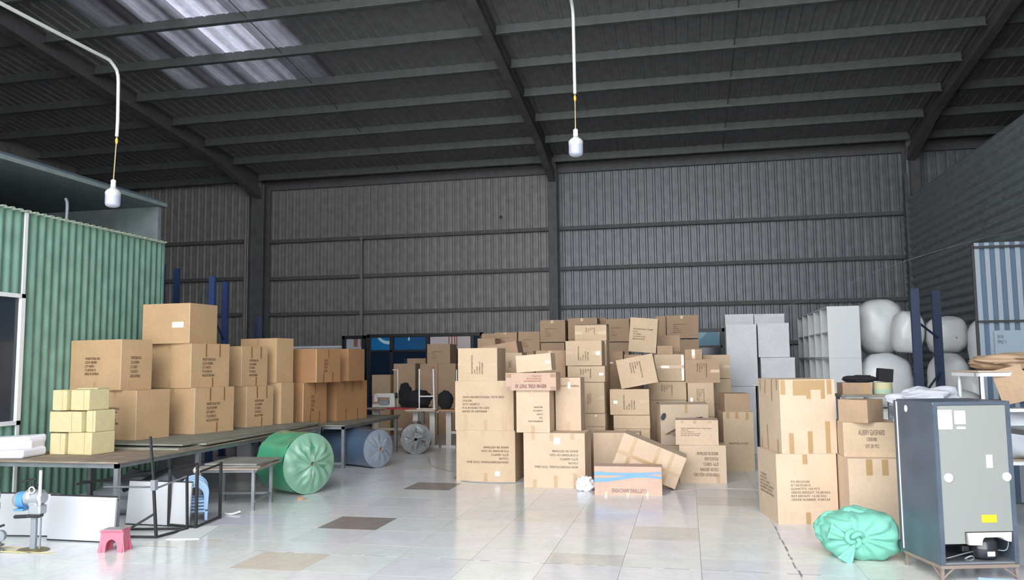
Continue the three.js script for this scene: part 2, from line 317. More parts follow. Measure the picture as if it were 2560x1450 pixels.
{ // right partition: sheets with level ribs, shorter than the roof
  const w = structure('wall_right', 'grey-blue partition of sheets with horizontal corrugation');
  const X = 6.0, top = 6.05, rows = 6, h = top / rows;
  for (let k = 0; k < rows; k++) for (let s = 0; s < 4; s++) {
    const L = (ZF - ZB - 0.5) / 4, g = corrugated(h, L, 0.2, 0.065, true); // across = height, along = depth
    g.rotateZ(Math.PI / 2).rotateY(-Math.PI / 2); // x -> y, y -> -x ; then ribs along z
    g.computeBoundingBox(); const c = g.boundingBox.getCenter(V(0, 0, 0));
    g.translate(X - c.x + (s % 2) * 0.006, h * (k + 0.5) - c.y, ZB + 0.3 + L * (s + 0.5) - c.z);
    part('wall_sheet', g, M.rightSheet, w);
  }
  part('backing', bx(0.05, top, ZF - ZB - 0.5, X + 0.1, top / 2, (ZF + ZB) / 2), M.plaster, w);
  part('post', [bx(0.1, 6.7, 0.14, X - 0.02, 3.35, ZB + 0.75)], M.steel, w);
  part('top_strip', bx(0.06, 1.1, 0.05, X + 0.05, 6.55, ZB + 0.72), M.sheetB, w);
}
{ // green sheet room with a window
  const w = structure('wall_green_room', 'green corrugated sheet wall of the inner room');
  const X = -8.05, top = 3.66, z1 = -11.1;
  const sw = 0.9133; for (let k = 0; k < 9; k++) { // 0.9 m sheets along the depth, window let in between
    const zc = z1 + sw * (k + 0.5), win = k > 2 && k < 5;
    const mk = (h, y) => corrugated(sw, h, 0.13, 0.024, true).rotateY(Math.PI / 2).translate(X, y, zc);
    if (win) part('wall_sheet', [mk(1.05, 0), mk(top - 2.58, 2.58)], M.green, w); else part('wall_sheet', mk(top, 0), M.green, w);
  }
  part('trim', [bx(0.02, top - 0.05, 0.045, X + 0.04, top / 2, -8.37)], M.whitePaint, w);
  part('end_angle', bx(0.03, top, 0.04, X + 0.01, top / 2, z1), M.green, w);
  const cap = corrugated(8.2, 0.09, 0.125, 0.035, true).rotateX(Math.PI / 2).rotateY(Math.PI / 2).translate(X, top + 0.005, z1 + 4.1);
  part('roof_edge', cap, std('pale_green_edge', [0.5, 0.56, 0.46], { roughness: 0.5 }), w);
  const win = structure('window_1', 'dark window with a white frame in the green wall');
  part('pane', bx(0.02, 1.5, 1.86, X + 0.01, 1.81, -7.44), phy('dark_glass', [0.03, 0.04, 0.055], { roughness: 0.12 }), win);
  part('window_frame', [bx(0.05, 1.6, 0.06, X + 0.04, 1.81, -8.36), bx(0.05, 0.05, 1.9, X + 0.04, 2.585, -7.44), bx(0.05, 0.05, 1.9, X + 0.04, 1.035, -7.44), bx(0.05, 1.6, 0.06, X + 0.04, 1.81, -6.52)], M.whitePaint, win);
  const box = structure('wall_shade_loft', 'made-up teal sheet loft over the green room, hollow so that it looks dark');  // loft invented for the dark band; its hollow gives the shade
  part('room_wall', [bx(0.06, 3.6, 10.5, -8.47, 1.8, -6.3)], M.navy, box); // below the loft, behind the green sheets
  part('shade_loft_floor', bx(6.0, 0.08, 10.5, -11.45, 3.6, -6.3), M.navy, box);
  part('shade_loft_roof', bx(6.1, 0.06, 10.6, -11.4, 4.36, -6.3), M.navy, box);
  parts('shade_loft_end', [bx(6.0, 4.36, 0.08, -11.45, 2.18, -11.55), bx(6.0, 4.36, 0.08, -11.45, 2.18, -1.05)], M.navy, box);
  for (let k = 0; k < 10; k++) part('wall_sheet', corrugated(1.05, 4.36, 0.26, 0.02).rotateY(Math.PI / 2).translate(-14.4, 0, -11.55 + 1.05 * (k + 0.5)), M.navy, box);
  part('top_rail', bx(0.05, 0.06, 10.5, -8.4, 4.4, -6.3), std('blue_grey_rail', [0.07, 0.1, 0.13]), box);
  const hook = thing('cable_stub', 'short grey cable bent over behind the green wall top', 'cable');
  part('cable', tube([[-8.4, 3.2, -9.3], [-8.28, 3.5, -9.3], [-8.25, 3.75, -9.3], [-8.26, 3.95, -9.31], [-8.32, 4.02, -9.35]], 0.022, 20, 6), M.greyPaint, hook);
}

// ------------------------------------------------------------------ cartons
function patch(B, face, u0, v0, u1, v1, off, nu = 6, nv = 6, rot = 0) { // a piece of a carton's (slightly bulging) face
  const { w, h, d, b } = B, pos = [], uv = [], idx = [];
  const at = (u, v) => {
    const k = b[face] * Math.sin(Math.PI * u) * Math.sin(Math.PI * v) + off;
    if (face === 'F') return [(u - 0.5) * w, v * h, d / 2 + k];
    if (face === 'B') return [(0.5 - u) * w, v * h, -d / 2 - k];
    if (face === 'R') return [w / 2 + k, v * h, (0.5 - u) * d];
    if (face === 'L') return [-w / 2 - k, v * h, (u - 0.5) * d];
    if (face === 'T') return [(u - 0.5) * w, h + off, (0.5 - v) * d];
    return [(u - 0.5) * w, -off, (v - 0.5) * d];
  };
  for (let j = 0; j <= nv; j++) for (let i = 0; i <= nu; i++) {
    const s = i / nu, t = j / nv; pos.push(...at(u0 + (u1 - u0) * s, v0 + (v1 - v0) * t));
    uv.push(...(rot === 'm' ? [(u0 + (u1 - u0) * s) * (face === 'R' || face === 'L' ? d : w), (v0 + (v1 - v0) * t) * (face === 'T' || face === 'D' ? d : h)] : rot === 180 ? [1 - s, 1 - t] : rot === 90 ? [t, 1 - s] : rot === -90 ? [1 - t, s] : [s, t]));
  }
  for (let j = 0; j < nv; j++) for (let i = 0; i < nu; i++) { const a = j * (nu + 1) + i, c = a + nu + 1; idx.push(a, a + 1, c + 1, a, c + 1, c); }
  const g = new THREE.BufferGeometry();
  g.setAttribute('position', new THREE.Float32BufferAttribute(pos, 3)); g.setAttribute('uv', new THREE.Float32BufferAttribute(uv, 2)); g.setIndex(idx); g.computeVertexNormals(); return g;
}
function tapeOn(B, face, u, v0, v1, width, parent, m = M.tape) { const wf = face === 'R' || face === 'L' ? B.d : B.w; part('tape', patch(B, face, u - width / wf / 2, v0, u + width / wf / 2, v1, 0.0022, 2, 6, 0), m, parent); }
function bandOn(B, face, v, u0, u1, width, parent, m = M.tape) { part('tape', patch(B, face, u0, v - width / B.h / 2, u1, v + width / B.h / 2, 0.0026, 6, 2, 0), m, parent); }
function textOn(B, face, key, u0, v0, u1, v1, rot, parent) { part('printed_text', patch(B, face, u0, v0, u1, v1, 0.0032, 8, 8, rot), inkMats[key], parent); }
function carton([x, y, z, w, h, d, yaw, roll], matKey, style, label, group) {
  const white = matKey === 'white', t = thing(white ? 'white_box' : 'cardboard_carton', label, 'box', [x, y, z], yaw, group), m = M[matKey];
  if (roll) { const c = new THREE.Vector3(0, h / 2, 0); t.rotation.z = roll * D2R; c.applyEuler(t.rotation); t.position.set(x - c.x, y + h / 2 - c.y, z - c.z); }
  const soft = white ? 0.002 : matKey === 'crush' || matKey === 'pink' ? 0.018 : 0.009, B = { w, h: h - 0.006, d, b: { F: rnd(-0.6, 1) * soft, R: rnd(-0.6, 1) * soft, L: rnd(-0.6, 1) * soft, B: 0, T: 0, D: 0 } };
  const open = matKey === 'crush';
  part('carton_body', ['F', 'B', 'R', 'L', 'T', 'D'].map((f) => { const n = 'FRL'.includes(f) ? 8 : 1; return patch(B, f, 0, 0, 1, 1, 0, n, n, 'm'); }), m, t);
  if (!white) { // two lid flaps meeting over the middle
    const lift = open ? 0.14 : label.includes('lifted') ? 0.12 : 0;
    for (const s of [-1, 1]) part('lid_flap', bx(w, 0.005, d / 2 - 0.002, 0, 0, -d / 4 * -1).rotateX(lift * (s > 0 ? 1 : 0.6)).rotateY(s > 0 ? 0 : Math.PI).translate(0, h - 0.0035 + (lift ? 0.01 + lift * 0.1 : 0), 0), m, t);
  } else part('lid', bx(w + 0.006, 0.05, d + 0.006, 0, h - 0.025 + 0.002, 0), m, t);
  for (const k of style.split(' ').filter(Boolean)) {
    const [f, key] = k.split(':');
    if (key && key !== 'none') {
      const face = f[0], rot = f[1] === 'i' ? 180 : f[1] === 'v' ? (rnd() < 0.5 ? 90 : -90) : 0;
      const R = key === 'top' ? (matKey === 'pale' ? [0.16, 0.44, 0.86, 0.5] : [0.06, 0.82, 0.94, 0.88]) : key === 'aubry' ? (open ? [0.15, 0.02, 0.85, 0.3] : [0.18, 0.2, 0.86, 0.84]) : key === 'belgium' ? (face === 'L' ? [0.1, 0.34, 0.9, 0.66] : [0.22, 0.32, 0.95, 0.64]) : key === 'pinkline' ? [0.15, 0.08, 0.85, 0.42]
        : key === 'pinksmall' ? [0.22, 0.45, 0.72, 0.92] : key === 'item' ? [0.08, 0.14, 0.84, 0.88] : key === 'mark' ? [0.3, 0.28, 0.68, 0.72] : key === 'left' ? (face === 'F' ? [0.3, 0.28, 0.72, 0.68] : [0.28, 0.22, 0.76, 0.7]) : key === 'short' ? [0.2, 0.3, 0.42, 0.78]
          : rot === 90 || rot === -90 ? [0.32, 0.2, 0.66, 0.84] : key === 'small' ? [0.2, 0.22, 0.8, 0.66] : [0.12, 0.34, 0.9, 0.72];
      textOn(B, face, key, ...R, rot, t);
    } else if (k === 'tt') { tapeOn(B, 'F', 0.48, 0.86, 0.998, 0.05, t); } else if (k === 'bt') tapeOn(B, 'F', 0.5, 0.004, 0.17, 0.05, t);
    else if (k === 't3') for (const u of [0.16, 0.46, 0.8]) tapeOn(B, 'F', u, 0.9 - rnd(0, 0.04), 0.998, 0.05, t);
    else if (k === 't2') for (const u of [0.4, 0.7]) tapeOn(B, 'F', u, 0.78, 0.998, 0.06, t);
    else if (k === 't4') { for (const u of [0.06, 0.9]) tapeOn(B, 'F', u, 0.8, 0.998, 0.05, t); for (const [u, v] of [[0.1, 0.82], [0.35, 0.8], [0.66, 0.7], [0.88, 0.86]]) tapeOn(B, 'L', u, v, 0.998, 0.04, t); }
    else if (k === 'L4') { for (const [u, v] of [[0.1, 0.18], [0.4, 0.36], [0.85, 0.18]]) tapeOn(B, 'L', u, 0.004, v, 0.04, t); }
    else if (k === 'b3') for (const u of [0.18, 0.52, 0.84]) tapeOn(B, 'F', u, 0.004, 0.14 + rnd(0, 0.3), 0.05, t);
    else if (k === 'patch') { bandOn(B, 'F', 0.93, 0.24, 0.82, 0.1, t); bandOn(B, 'F', 0.84, 0.24, 0.5, 0.08, t); for (const u of [0.52, 0.78]) tapeOn(B, 'F', u, 0.74, 0.9, 0.045, t); }
    else if (k === 'br') tapeOn(B, 'F', 0.82, 0.004, 0.26, 0.05, t);
    else if (k === 'Rw') { for (const u of [0.38, 0.74]) tapeOn(B, 'R', u, 0.7, 0.998, 0.025, t, M.tapeDark); tapeOn(B, 'R', 0.56, 0.004, 0.22, 0.025, t, M.tapeDark); }
    else if (k === 'Rb') { for (const u of [0.3, 0.68]) tapeOn(B, 'R', u, 0.004, 0.3, 0.03, t, M.tapeDark); tapeOn(B, 'R', 0.5, 0.72, 0.998, 0.03, t, M.tapeDark); }
    else if (k === 'R3') for (const u of [0.25, 0.55, 0.8]) tapeOn(B, 'R', u, 0.76, 0.998, 0.035, t, M.tapeDark);
    else if (k === 'hl') bandOn(B, 'F', 0.5, 0.0, 0.22, 0.05, t); else if (k === 'hr') bandOn(B, 'F', 0.5, 0.74, 1, 0.05, t);
    else if (k === 'hh') { bandOn(B, 'F', 0.54, 0, 0.5, 0.045, t, M.tapeGloss); bandOn(B, 'F', 0.54, 0.5, 1, 0.05, t); tapeOn(B, 'F', 0.96, 0.02, 0.98, 0.04, t, M.tapeGloss); }
    else if (k === 'vt') tapeOn(B, 'F', 0.5, 0, 1, 0.05, t, M.tapeGloss);
    else if (k === 'cross') { bandOn(B, 'F', 0.42, 0, 1, 0.05, t); tapeOn(B, 'F', 0.2, 0, 1, 0.05, t); for (const u of [0.58, 0.8]) tapeOn(B, 'F', u, 0, 1, 0.045, t); }
    else if (k === 'c4') for (const [u, v] of [[0.06, 0.86], [0.94, 0.86], [0.06, 0.12], [0.94, 0.12]]) bandOn(B, 'F', v, u - 0.05, u + 0.05, 0.05, t, M.tapeDark);
    else if (k === 'e') part('worn_edge_highlight', bx(0.009, h * 0.97, 0.009, w / 2 - 0.002, h / 2, d / 2 - 0.002), M.pale2, t, 'worn corner edge with its highlight painted pale');  // pale strip paints the light caught by the worn corner
    else if (k === 'wl') part('address_label', patch(B, 'F', 0.63, 0.4, 0.87, 0.54, 0.003, 3, 3), M.pouch, t, 'small white label');
    else if (k[0] === 'p') { const [u, v, a, c] = { pw: [0.7, 0.16, 0.04, 0.045], pt: [0.55, 0.86, 0.05, 0.06], pr: [0.9, 0.5, 0.055, 0.08], pl: [0.14, 0.5, 0.05, 0.06], pb: [0.3, 0.2, 0.1, 0.05] }[k]; part('document_pouch', patch(B, 'F', u - a, v - c, u + a, v + c, 0.004, 3, 3), M.pouch, t, 'glossy white document pouch'); }
    else if (k === 'hole') {
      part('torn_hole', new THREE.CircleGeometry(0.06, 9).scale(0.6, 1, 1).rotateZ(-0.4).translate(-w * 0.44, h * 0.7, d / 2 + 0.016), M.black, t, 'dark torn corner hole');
      part('torn_flap', [bx(0.2, 0.006, 0.14, -w * 0.32, h * 0.45, d / 2 + 0.05, 0.9, 0.2, 0.6)], m, t);
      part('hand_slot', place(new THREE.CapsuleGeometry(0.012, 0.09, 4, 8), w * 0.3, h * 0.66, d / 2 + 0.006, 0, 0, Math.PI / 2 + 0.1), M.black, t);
      tapeOn(B, 'F', 0.54, 0.78, 0.998, 0.04, t);
    }
  }
  if (matKey === 'cut') { // two blue waves printed across, words upside down
    const wave = canvasTex(1024, 430, (c) => {
      c.fillStyle = 'rgb(120,164,226)';
      for (const [y0, y1, y2, t0, t1] of [[70, 95, 62, 56, 26], [170, 60, 140, 66, 34]]) { c.beginPath(); c.moveTo(0, y0); c.bezierCurveTo(420, y0 + 20, 520, y1, 1024, y2); c.lineTo(1024, y2 + t1); c.bezierCurveTo(520, y1 + 40, 420, y0 + t0, 0, y0 + t0); c.fill(); }
    });
    const wm = std('blue_wave_print', [1, 1, 1], { map: wave, transparent: true, alphaTest: 0.02, roughness: 0.85 });
    part('printed_waves', patch(B, 'F', 0, 0.02, 1, 0.98, 0.003, 8, 8), wm, t, 'two crossing light blue waves');
    textOn(B, 'F', 'cutting', 0.2, 0.06, 0.82, 0.27, 180, t);
    for (const u of [0.17, 0.49, 0.78]) tapeOn(B, 'F', u, 0.004, 0.12, 0.03, t, M.tapeGloss);
  }
  return t;
}
const CARTONS = [
  [[-7.167, 0.77, -9.359, 0.72, 0.63, 0.55, -10, 0], 'deep', 'e F:left bt tt', "brown carton half hidden by the cream paper packages", "cartons stacked on the cutting table"],
  [[-6.922, 0.77, -10.345, 0.789, 0.63, 0.74, -12, 0], 'deep', 'e R:left Rw tt bt', "brown carton under the middle of the stack, beside the package pile", "cartons stacked on the cutting table"],
  [[-6.685, 0.77, -11.394, 0.5, 0.616, 0.569, -14, 0], 'deep', 'e R:left Rw bt', "narrow-fronted brown carton at the bottom, third along the table edge", "cartons stacked on the cutting table"],
  [[-6.28, 0.71, -12.643, 0.27, 0.696, 0.6, -14, 0], 'deep2', 'e R:mark Rb bt', "orange-brown carton in the lower row with tape up its side", "cartons stacked on the cutting table"],
  [[-6.18, 0.71, -13.723, 0.5, 0.699, 0.884, -14, 0], 'deep2', 'Rb R3', "orange-brown carton with three tape strips at the table's far end", "cartons stacked on the cutting table"],
  [[-7.504, 1.4, -9.35, 0.904, 0.656, 0.5, -10, 0], 'deep', 'e F:left R:left bt', "brown carton with print on two faces standing against the green wall", "cartons stacked on the cutting table"],
  [[-6.997, 1.4, -10.335, 0.79, 0.616, 0.72, -12, 0], 'deep', 'e R:left Rw bt tt', "brown carton carrying the single top carton of the table stack", "cartons stacked on the cutting table"],
  [[-7.094, 2.017, -10.228, 0.787, 0.562, 0.6, -4, 0], 'deep', 'e wl', "brown carton alone on the third layer with a small white label", "cartons stacked on the cutting table"],
  [[-6.783, 1.386, -11.385, 0.5, 0.611, 0.55, -14, 0], 'deep', 'e R:left Rw', "brown carton in the upper row with taped printed side", "cartons stacked on the cutting table"],
  [[-6.204, 1.406, -12.692, 0.612, 0.56, 0.6, -16, 0], 'deep2', 'e R:mark Rb', "orange-brown carton in the upper row with a three-line stamp", "cartons stacked on the cutting table"],
  [[-5.973, 1.409, -13.514, 0.4, 0.568, 0.5, -10, 0], 'deep2', 'bt', "dull orange-brown unprinted carton at the far end of the upper row", "cartons stacked on the cutting table"],
  [[-6.6, 0.77, -11.99, 0.62, 0.651, 0.3, -12, 0], 'deep', 'F:left', "brown carton in the second row, print showing beside its neighbours", "cartons stacked on the cutting table"],
  [[-6.741, 1.421, -12.052, 0.75, 0.716, 0.4, -12, 0], 'deep', 'tt', "brown carton with brown-taped lid peeking above the upper row", "cartons stacked on the cutting table"],
  [[-2.876, 0, -11.75, 0.876, 0.729, 0.75, 0, 0], 'pale', 'Fi:tote t3 bt pw', "big kraft carton on the floor with upside-down print at the pile's corner", "cartons in the big pile"],
  [[-2.891, 0.729, -11.75, 0.875, 0.714, 0.75, 0, 0], 'pale', 'F:tote t3 b3', "big kraft carton with upright five-line print, second in the corner stack", "cartons in the big pile"],
  [[-2.987, 1.443, -11.65, 0.592, 0.478, 0.55, 0, 0], 'pale', 'Fv:tote hl hr', "kraft carton turned sideways on top of the corner stack, print running vertically", "cartons in the big pile"],
  [[-1.803, 0, -11.295, 0.847, 0.737, 0.7, 0, 0], 'pale2', 'Fi:tote2 t3 b3 pt', "big kraft carton on the floor with grey-green upside-down print", "cartons in the big pile"],
  [[-2.098, 0.737, -11.24, 0.468, 0.579, 0.5, 0, 0], 'pale2', 'Fi:small tt bt', "tall kraft carton with faint upside-down print below the pink-printed box", "cartons in the big pile"],
  [[-1.657, 0.737, -11.575, 0.36, 0.745, 0.45, 0, 0], 'pale2', 'Fi:top tt bt pt', "tall narrow kraft carton with a shiny pouch beneath its lid tape", "cartons in the big pile"],
  [[-2.115, 1.316, -11.14, 0.71, 0.244, 0.4, 0, 0], 'pink', 'Fi:pinkline Fi:pinksmall c4', "crumpled long box with red and dark print lying across two cartons", "cartons in the big pile"],
  [[-2.077, 1.577, -11.15, 0.497, 0.237, 0.36, 0, 4], 'pale2', 'pr', "small plain carton tilted on top of the red-printed box", "cartons in the big pile"],
  [[-1.023, 0, -11.96, 0.666, 0.677, 0.42, 0, 0], 'pale2', 'tt L:small', "plain kraft carton half behind the leaning long carton", "cartons in the big pile"],
  [[0.182, 0, -11.885, 0.637, 0.523, 0.45, 0, 0], 'pale2', 'Fi:item br', "kraft carton on the floor with an upside-down item list", "cartons in the big pile"],
  [[0.114, 0.523, -11.91, 0.587, 0.347, 0.45, 0, 0], 'pale2', 'F:tote t3', "low kraft carton with upright print on top of the item-list carton", "cartons in the big pile"],
  [[-0.777, 0, -10.616, 0.854, 0.364, 0.3, 1, 0], 'cut', '', "salmon carton with blue waves and the upside-down words CUTTING MACHINE", "cartons in the big pile"],
  [[-1.55, 1.646, -12.6, 0.558, 0.382, 0.5, 0, 0], 'pale', 'Fv:tote hl hr pr', "kraft carton with vertical print and white pouch, fourth up its column", "cartons in the big pile"],
  [[-1.516, 1.394, -12.65, 0.575, 0.245, 0.6, 0, 0], 'pale', 'Fv:tote pr', "flat kraft carton with a long white pouch at its edge", "cartons in the big pile"],
  [[-1.411, 0.919, -12.625, 0.338, 0.469, 0.55, 0, 0], 'pale', 'Fv:short hr', "kraft carton with two vertical print lines below the flat pouch carton", "cartons in the big pile"],
  [[-1.393, 0.719, -12.625, 0.312, 0.194, 0.55, 0, 0], 'pale', 'pt', "kraft carton bottom part showing below the two-line carton", "cartons in the big pile"],
  [[-0.877, 0.883, -12.8, 0.6, 0.392, 0.5, 0, 0], 'pale', 'Fv:tote hr pl', "kraft carton with vertical print and pouch, carrying the tilted carton", "cartons in the big pile"],
  [[-0.85, 0.67, -12.8, 0.555, 0.207, 0.5, 0, 0], 'pale', '', "kraft carton below the one carrying the tilted carton", "cartons in the big pile"],
  [[-0.091, 0.443, -12.627, 0.716, 0.612, 0.42, 10, 0], 'crush', 'F:aubry hole', "battered open-topped carton with torn corner hole and hand slot", "cartons in the big pile"],
  [[-0.321, 1.067, -13.7, 0.612, 0.299, 0.5, 0, 0], 'pale', 'Fv:tote', "kraft carton with faded vertical print behind the battered open carton", "cartons in the big pile"],
  [[0.21, 0.813, -13.55, 0.407, 0.535, 0.5, 0, 0], 'pale', 'Fv:tote pl', "upright kraft carton with vertical print and pouch beside the battered carton", "cartons in the big pile"],
  [[0.718, 0, -13.239, 0.462, 0.905, 0.5, 9, 0], 'pale', 'F:top t3', "tall kraft carton with crumpled taped top standing on the floor", "cartons in the big pile"],
  [[0.716, 0.905, -13.198, 0.393, 0.284, 0.42, 10, 0], 'brown', 'tt', "small brown carton set askew on the tall crumpled carton", "cartons in the big pile"],
  [[0.245, 1.348, -13.55, 0.539, 0.378, 0.5, 0, 0], 'brown', 'Fv:tote hr', "kraft carton with vertical print and a glossy tape, high on the pile", "cartons in the big pile"],
  [[-0.278, 1.373, -13.7, 0.471, 0.438, 0.5, 0, 0], 'pale', 'hh', "kraft carton with a shiny horizontal tape band", "cartons in the big pile"],
  [[0.501, 1.4, -14.35, 0.449, 0.4, 0.5, 0, 0], 'pale', 'hr', "plain kraft carton at the pile edge next to the white boxes", "cartons in the big pile"],
  [[0.534, 0.969, -14.35, 0.381, 0.424, 0.5, 0, 0], 'pale', '', "plain kraft carton low at the pile edge next to the white boxes", "cartons in the big pile"],
  [[-2.693, 1.523, -12.7, 0.28, 0.336, 0.4, 0, 0], 'pale', 'Fv:short', "small upright kraft carton showing between taller ones, two print lines", "cartons in the big pile"],
  [[-2.146, 1.468, -12.692, 0.465, 0.42, 0.4, 16, 0], 'brown', 'Fv:short tt L:none', "kraft carton turned askew with taped corner behind the small tilted carton", "cartons in the big pile"],
  [[-1.505, 2.042, -13.2, 0.513, 0.259, 0.5, 0, 0], 'pale', 'Fv:small hl hr', "kraft carton with lifted lid on top of the pouch carton", "cartons in the big pile"],
  [[-1.174, 1.636, -13.725, 0.273, 0.24, 0.45, 0, 0], 'brown', 'pb', "small kraft carton tucked behind the tilted carton's shoulder", "cartons in the big pile"],
  [[-0.877, 1.525, -13.8, 0.299, 0.294, 0.4, 0, 0], 'brown', '', "kraft carton under the tall leaning carton", "cartons in the big pile"],
  [[0.114, 1.728, -13.675, 0.274, 0.163, 0.45, 0, 0], 'brown', 'vt', "low kraft carton with crumpled clear tape on its top", "cartons in the big pile"],
  [[-0.341, 1.812, -13.675, 0.253, 0.145, 0.35, 0, 0], 'brown', '', "small open kraft carton on the shiny-banded carton", "cartons in the big pile"],
  [[-0.284, 1.859, -14.4, 0.369, 0.291, 0.4, 0, 0], 'brown', '', "brown carton behind the small open carton", "cartons in the big pile"],
  [[-0.758, 1.325, -12.825, 0.571, 0.451, 0.45, 0, 10.5], 'pale', 'Fv:tote', "large carton tilted like a diamond in the middle of the pile, vertical print", "cartons in the big pile"],
  [[-0.697, 1.851, -13.81, 0.458, 0.576, 0.42, 0, -5], 'pale', 'F:tote', "tall carton leaning at the top of the pile with five print lines", "cartons in the big pile"],
  [[-0.522, 0.162, -11.2, 0.873, 0.441, 0.5, 0, -22], 'pale2', 'cross', "long taped carton leaning diagonally behind the salmon carton", "cartons in the big pile"],
  [[-3.002, 1.676, -13.175, 0.585, 0.343, 0.45, 0, 9], 'brown', 'Fv:tote', "brown carton tipped sideways behind the corner stack", "cartons in the big pile"],
  [[-2.662, 2.115, -16.475, 0.522, 0.45, 0.55, 0, 0], 'brown', 'F:small tt', "dark brown carton with print in the rear row beside the steel column", "cartons in the big pile"],
  [[-2.668, 1.708, -16.475, 0.488, 0.391, 0.55, 0, 0], 'brown', '', "dark brown carton below the printed one beside the steel column", "cartons in the big pile"],
  [[-3.147, 1.917, -16.425, 0.443, 0.418, 0.55, 0, 0], 'brown', 'F:small', "dark brown printed carton lower in the rear row", "cartons in the big pile"],
  [[-3.627, 2.038, -16.375, 0.473, 0.288, 0.55, 0, 0], 'brown', 'F:small tt', "dark brown carton in the rear row with print at its lower edge", "cartons in the big pile"],
  [[-3.905, 1.969, -15.805, 0.363, 0.224, 0.45, 0, 0], 'brown', '', "dark brown plain carton at the end of the rear row", "cartons in the big pile"],
  [[-4.12, 2.19, -16.825, 0.29, 0.136, 0.45, 0, 0], 'brown', '', "dark brown carton showing only its top at the rear row end", "cartons in the big pile"],
  [[-2.044, 2.162, -16.475, 0.596, 0.431, 0.55, 0, 0], 'brown', 'F:small tt', "dark brown carton in the rear row with a split lid tape", "cartons in the big pile"],
  [[-1.706, 2.173, -17.05, 0.176, 0.444, 0.5, 0, 0], 'brown', '', "dark brown carton sliver set back in the rear row", "cartons in the big pile"],
  [[-1.333, 2.103, -16.475, 0.457, 0.459, 0.55, 0, 0], 'brown', 'F:small', "dark brown carton with five print lines behind the leaning carton", "cartons in the big pile"],
  [[-1.339, 1.694, -16.475, 0.432, 0.392, 0.55, 0, 0], 'brown', '', "dark brown carton under the five-line rear carton", "cartons in the big pile"],
  [[-0.481, 2.158, -16.65, 0.198, 0.451, 0.5, 0, 0], 'brown', '', "dark brown carton sliver behind the tall leaning carton", "cartons in the big pile"],
  [[-0.056, 2.146, -16.475, 0.612, 0.459, 0.55, 0, 0], 'brown', 'F:small tt', "dark brown carton with five print lines at the rear row end near white boxes", "cartons in the big pile"],
  [[-0.053, 1.72, -16.475, 0.61, 0.402, 0.55, 0, 0], 'brown', '', "dark brown carton under the end carton of the rear row", "cartons in the big pile"],
  [[-6.727, 0.924, -18.9, 0.554, 0.784, 0.6, 0, 0], 'brown', '', "brown carton standing behind the black bag on the sewing table", "cartons behind the sewing tables"],
  [[-6.696, 1.393, -19.65, 0.49, 0.444, 0.5, 0, 0], 'brown', '', "brown carton whose top shows behind the sewing-table cartons", "cartons behind the sewing tables"],
  [[-5.856, 1.699, -18.9, 0.576, 0.473, 0.6, 0, 0], 'brown', 'F:small tt', "brown printed carton on top of two cartons behind the sewing tables", "cartons behind the sewing tables"],
  [[-6.105, 0.971, -18.9, 0.446, 0.731, 0.6, 0, 0], 'brown', '', "brown carton with thread stand in front, behind the sewing tables", "cartons behind the sewing tables"],
  [[-5.651, 0.97, -18.9, 0.441, 0.728, 0.6, 0, 0], 'brown', '', "brown carton next to the kraft pile behind the sewing tables", "cartons behind the sewing tables"],
  [[-7.286, 0.929, -18.75, 0.476, 0.513, 0.5, 0, 0], 'brown', '', "low brown carton behind the sewing machine", "cartons behind the sewing tables"],
  [[1.127, 0, -9.296, 0.622, 0.721, 0.727, 10, 0], 'pale2', 'F:belgium L:belgium tt bt', "big kraft carton on the floor with six weight lines", "cartons beside the fridge"],
  [[1.157, 0.721, -9.33, 0.577, 0.774, 0.78, 11, 0], 'pale2', 't4 b3 patch L4', "big kraft carton patched with brown tape along its top edge", "cartons beside the fridge"],
  [[1.768, 0, -8.837, 0.495, 0.721, 0.5, 3, 0], 'pale2', 't2', "plain kraft carton behind the mint green bundle", "cartons beside the fridge"],
  [[1.784, 0.721, -8.957, 0.517, 0.345, 0.5, 0, 0], 'pale', 'F:aubry', "kraft carton with a bold maker name on two lines above the plain carton", "cartons beside the fridge"],
  [[1.725, 1.066, -8.82, 0.305, 0.228, 0.328, -38, 0], 'brown', '', "dusty shrink-wrapped carton set cornerwise beside the fridge", "cartons beside the fridge"],
  [[1.006, 1.23, -15.65, 0.541, 1.134, 0.5, 0, 0], 'white', '', "tall white box, the tallest of the white stack", "white boxes against the back"],
  [[0.983, 0.683, -15.65, 0.482, 0.54, 0.5, 0, 0], 'white', '', "white box under the tallest white box", "white boxes against the back"],
  [[1.585, 1.753, -15.75, 0.551, 0.627, 0.5, 0, 0], 'white', '', "square white box beside the tallest white box", "white boxes against the back"],
  [[1.638, 1.226, -15.7, 0.595, 0.518, 0.5, 0, 0], 'white', '', "white box under the square white box", "white boxes against the back"],
  [[1.037, 2.256, -16.525, 0.538, 0.346, 0.45, 0, 0], 'white', '', "white box behind the tallest white box, only its top showing", "white boxes against the back"],
  [[1.601, 2.245, -16.525, 0.559, 0.351, 0.45, 0, 0], 'white', '', "white box behind the square white box, only its top showing", "white boxes against the back"],
  [[-1.393, 0, -12.625, 0.302, 0.715, 0.54, 0, 0], 'pale', '', "brown carton buried beneath the cartons of the pile", "cartons buried under the pile"],
  [[-0.85, 0, -12.8, 0.545, 0.666, 0.49, 0, 0], 'pale', '', "brown carton buried beneath the cartons of the pile", "cartons buried under the pile"],
  [[-0.091, 0, -12.627, 0.706, 0.439, 0.41, 10, 0], 'pale', '', "brown carton buried beneath the cartons of the pile", "cartons buried under the pile"],
  [[-0.321, 0, -13.7, 0.602, 1.063, 0.49, 0, 0], 'pale', '', "brown carton buried beneath the cartons of the pile", "cartons buried under the pile"],
  [[0.21, 0, -13.55, 0.397, 0.809, 0.49, 0, 0], 'pale', '', "brown carton buried beneath the cartons of the pile", "cartons buried under the pile"],
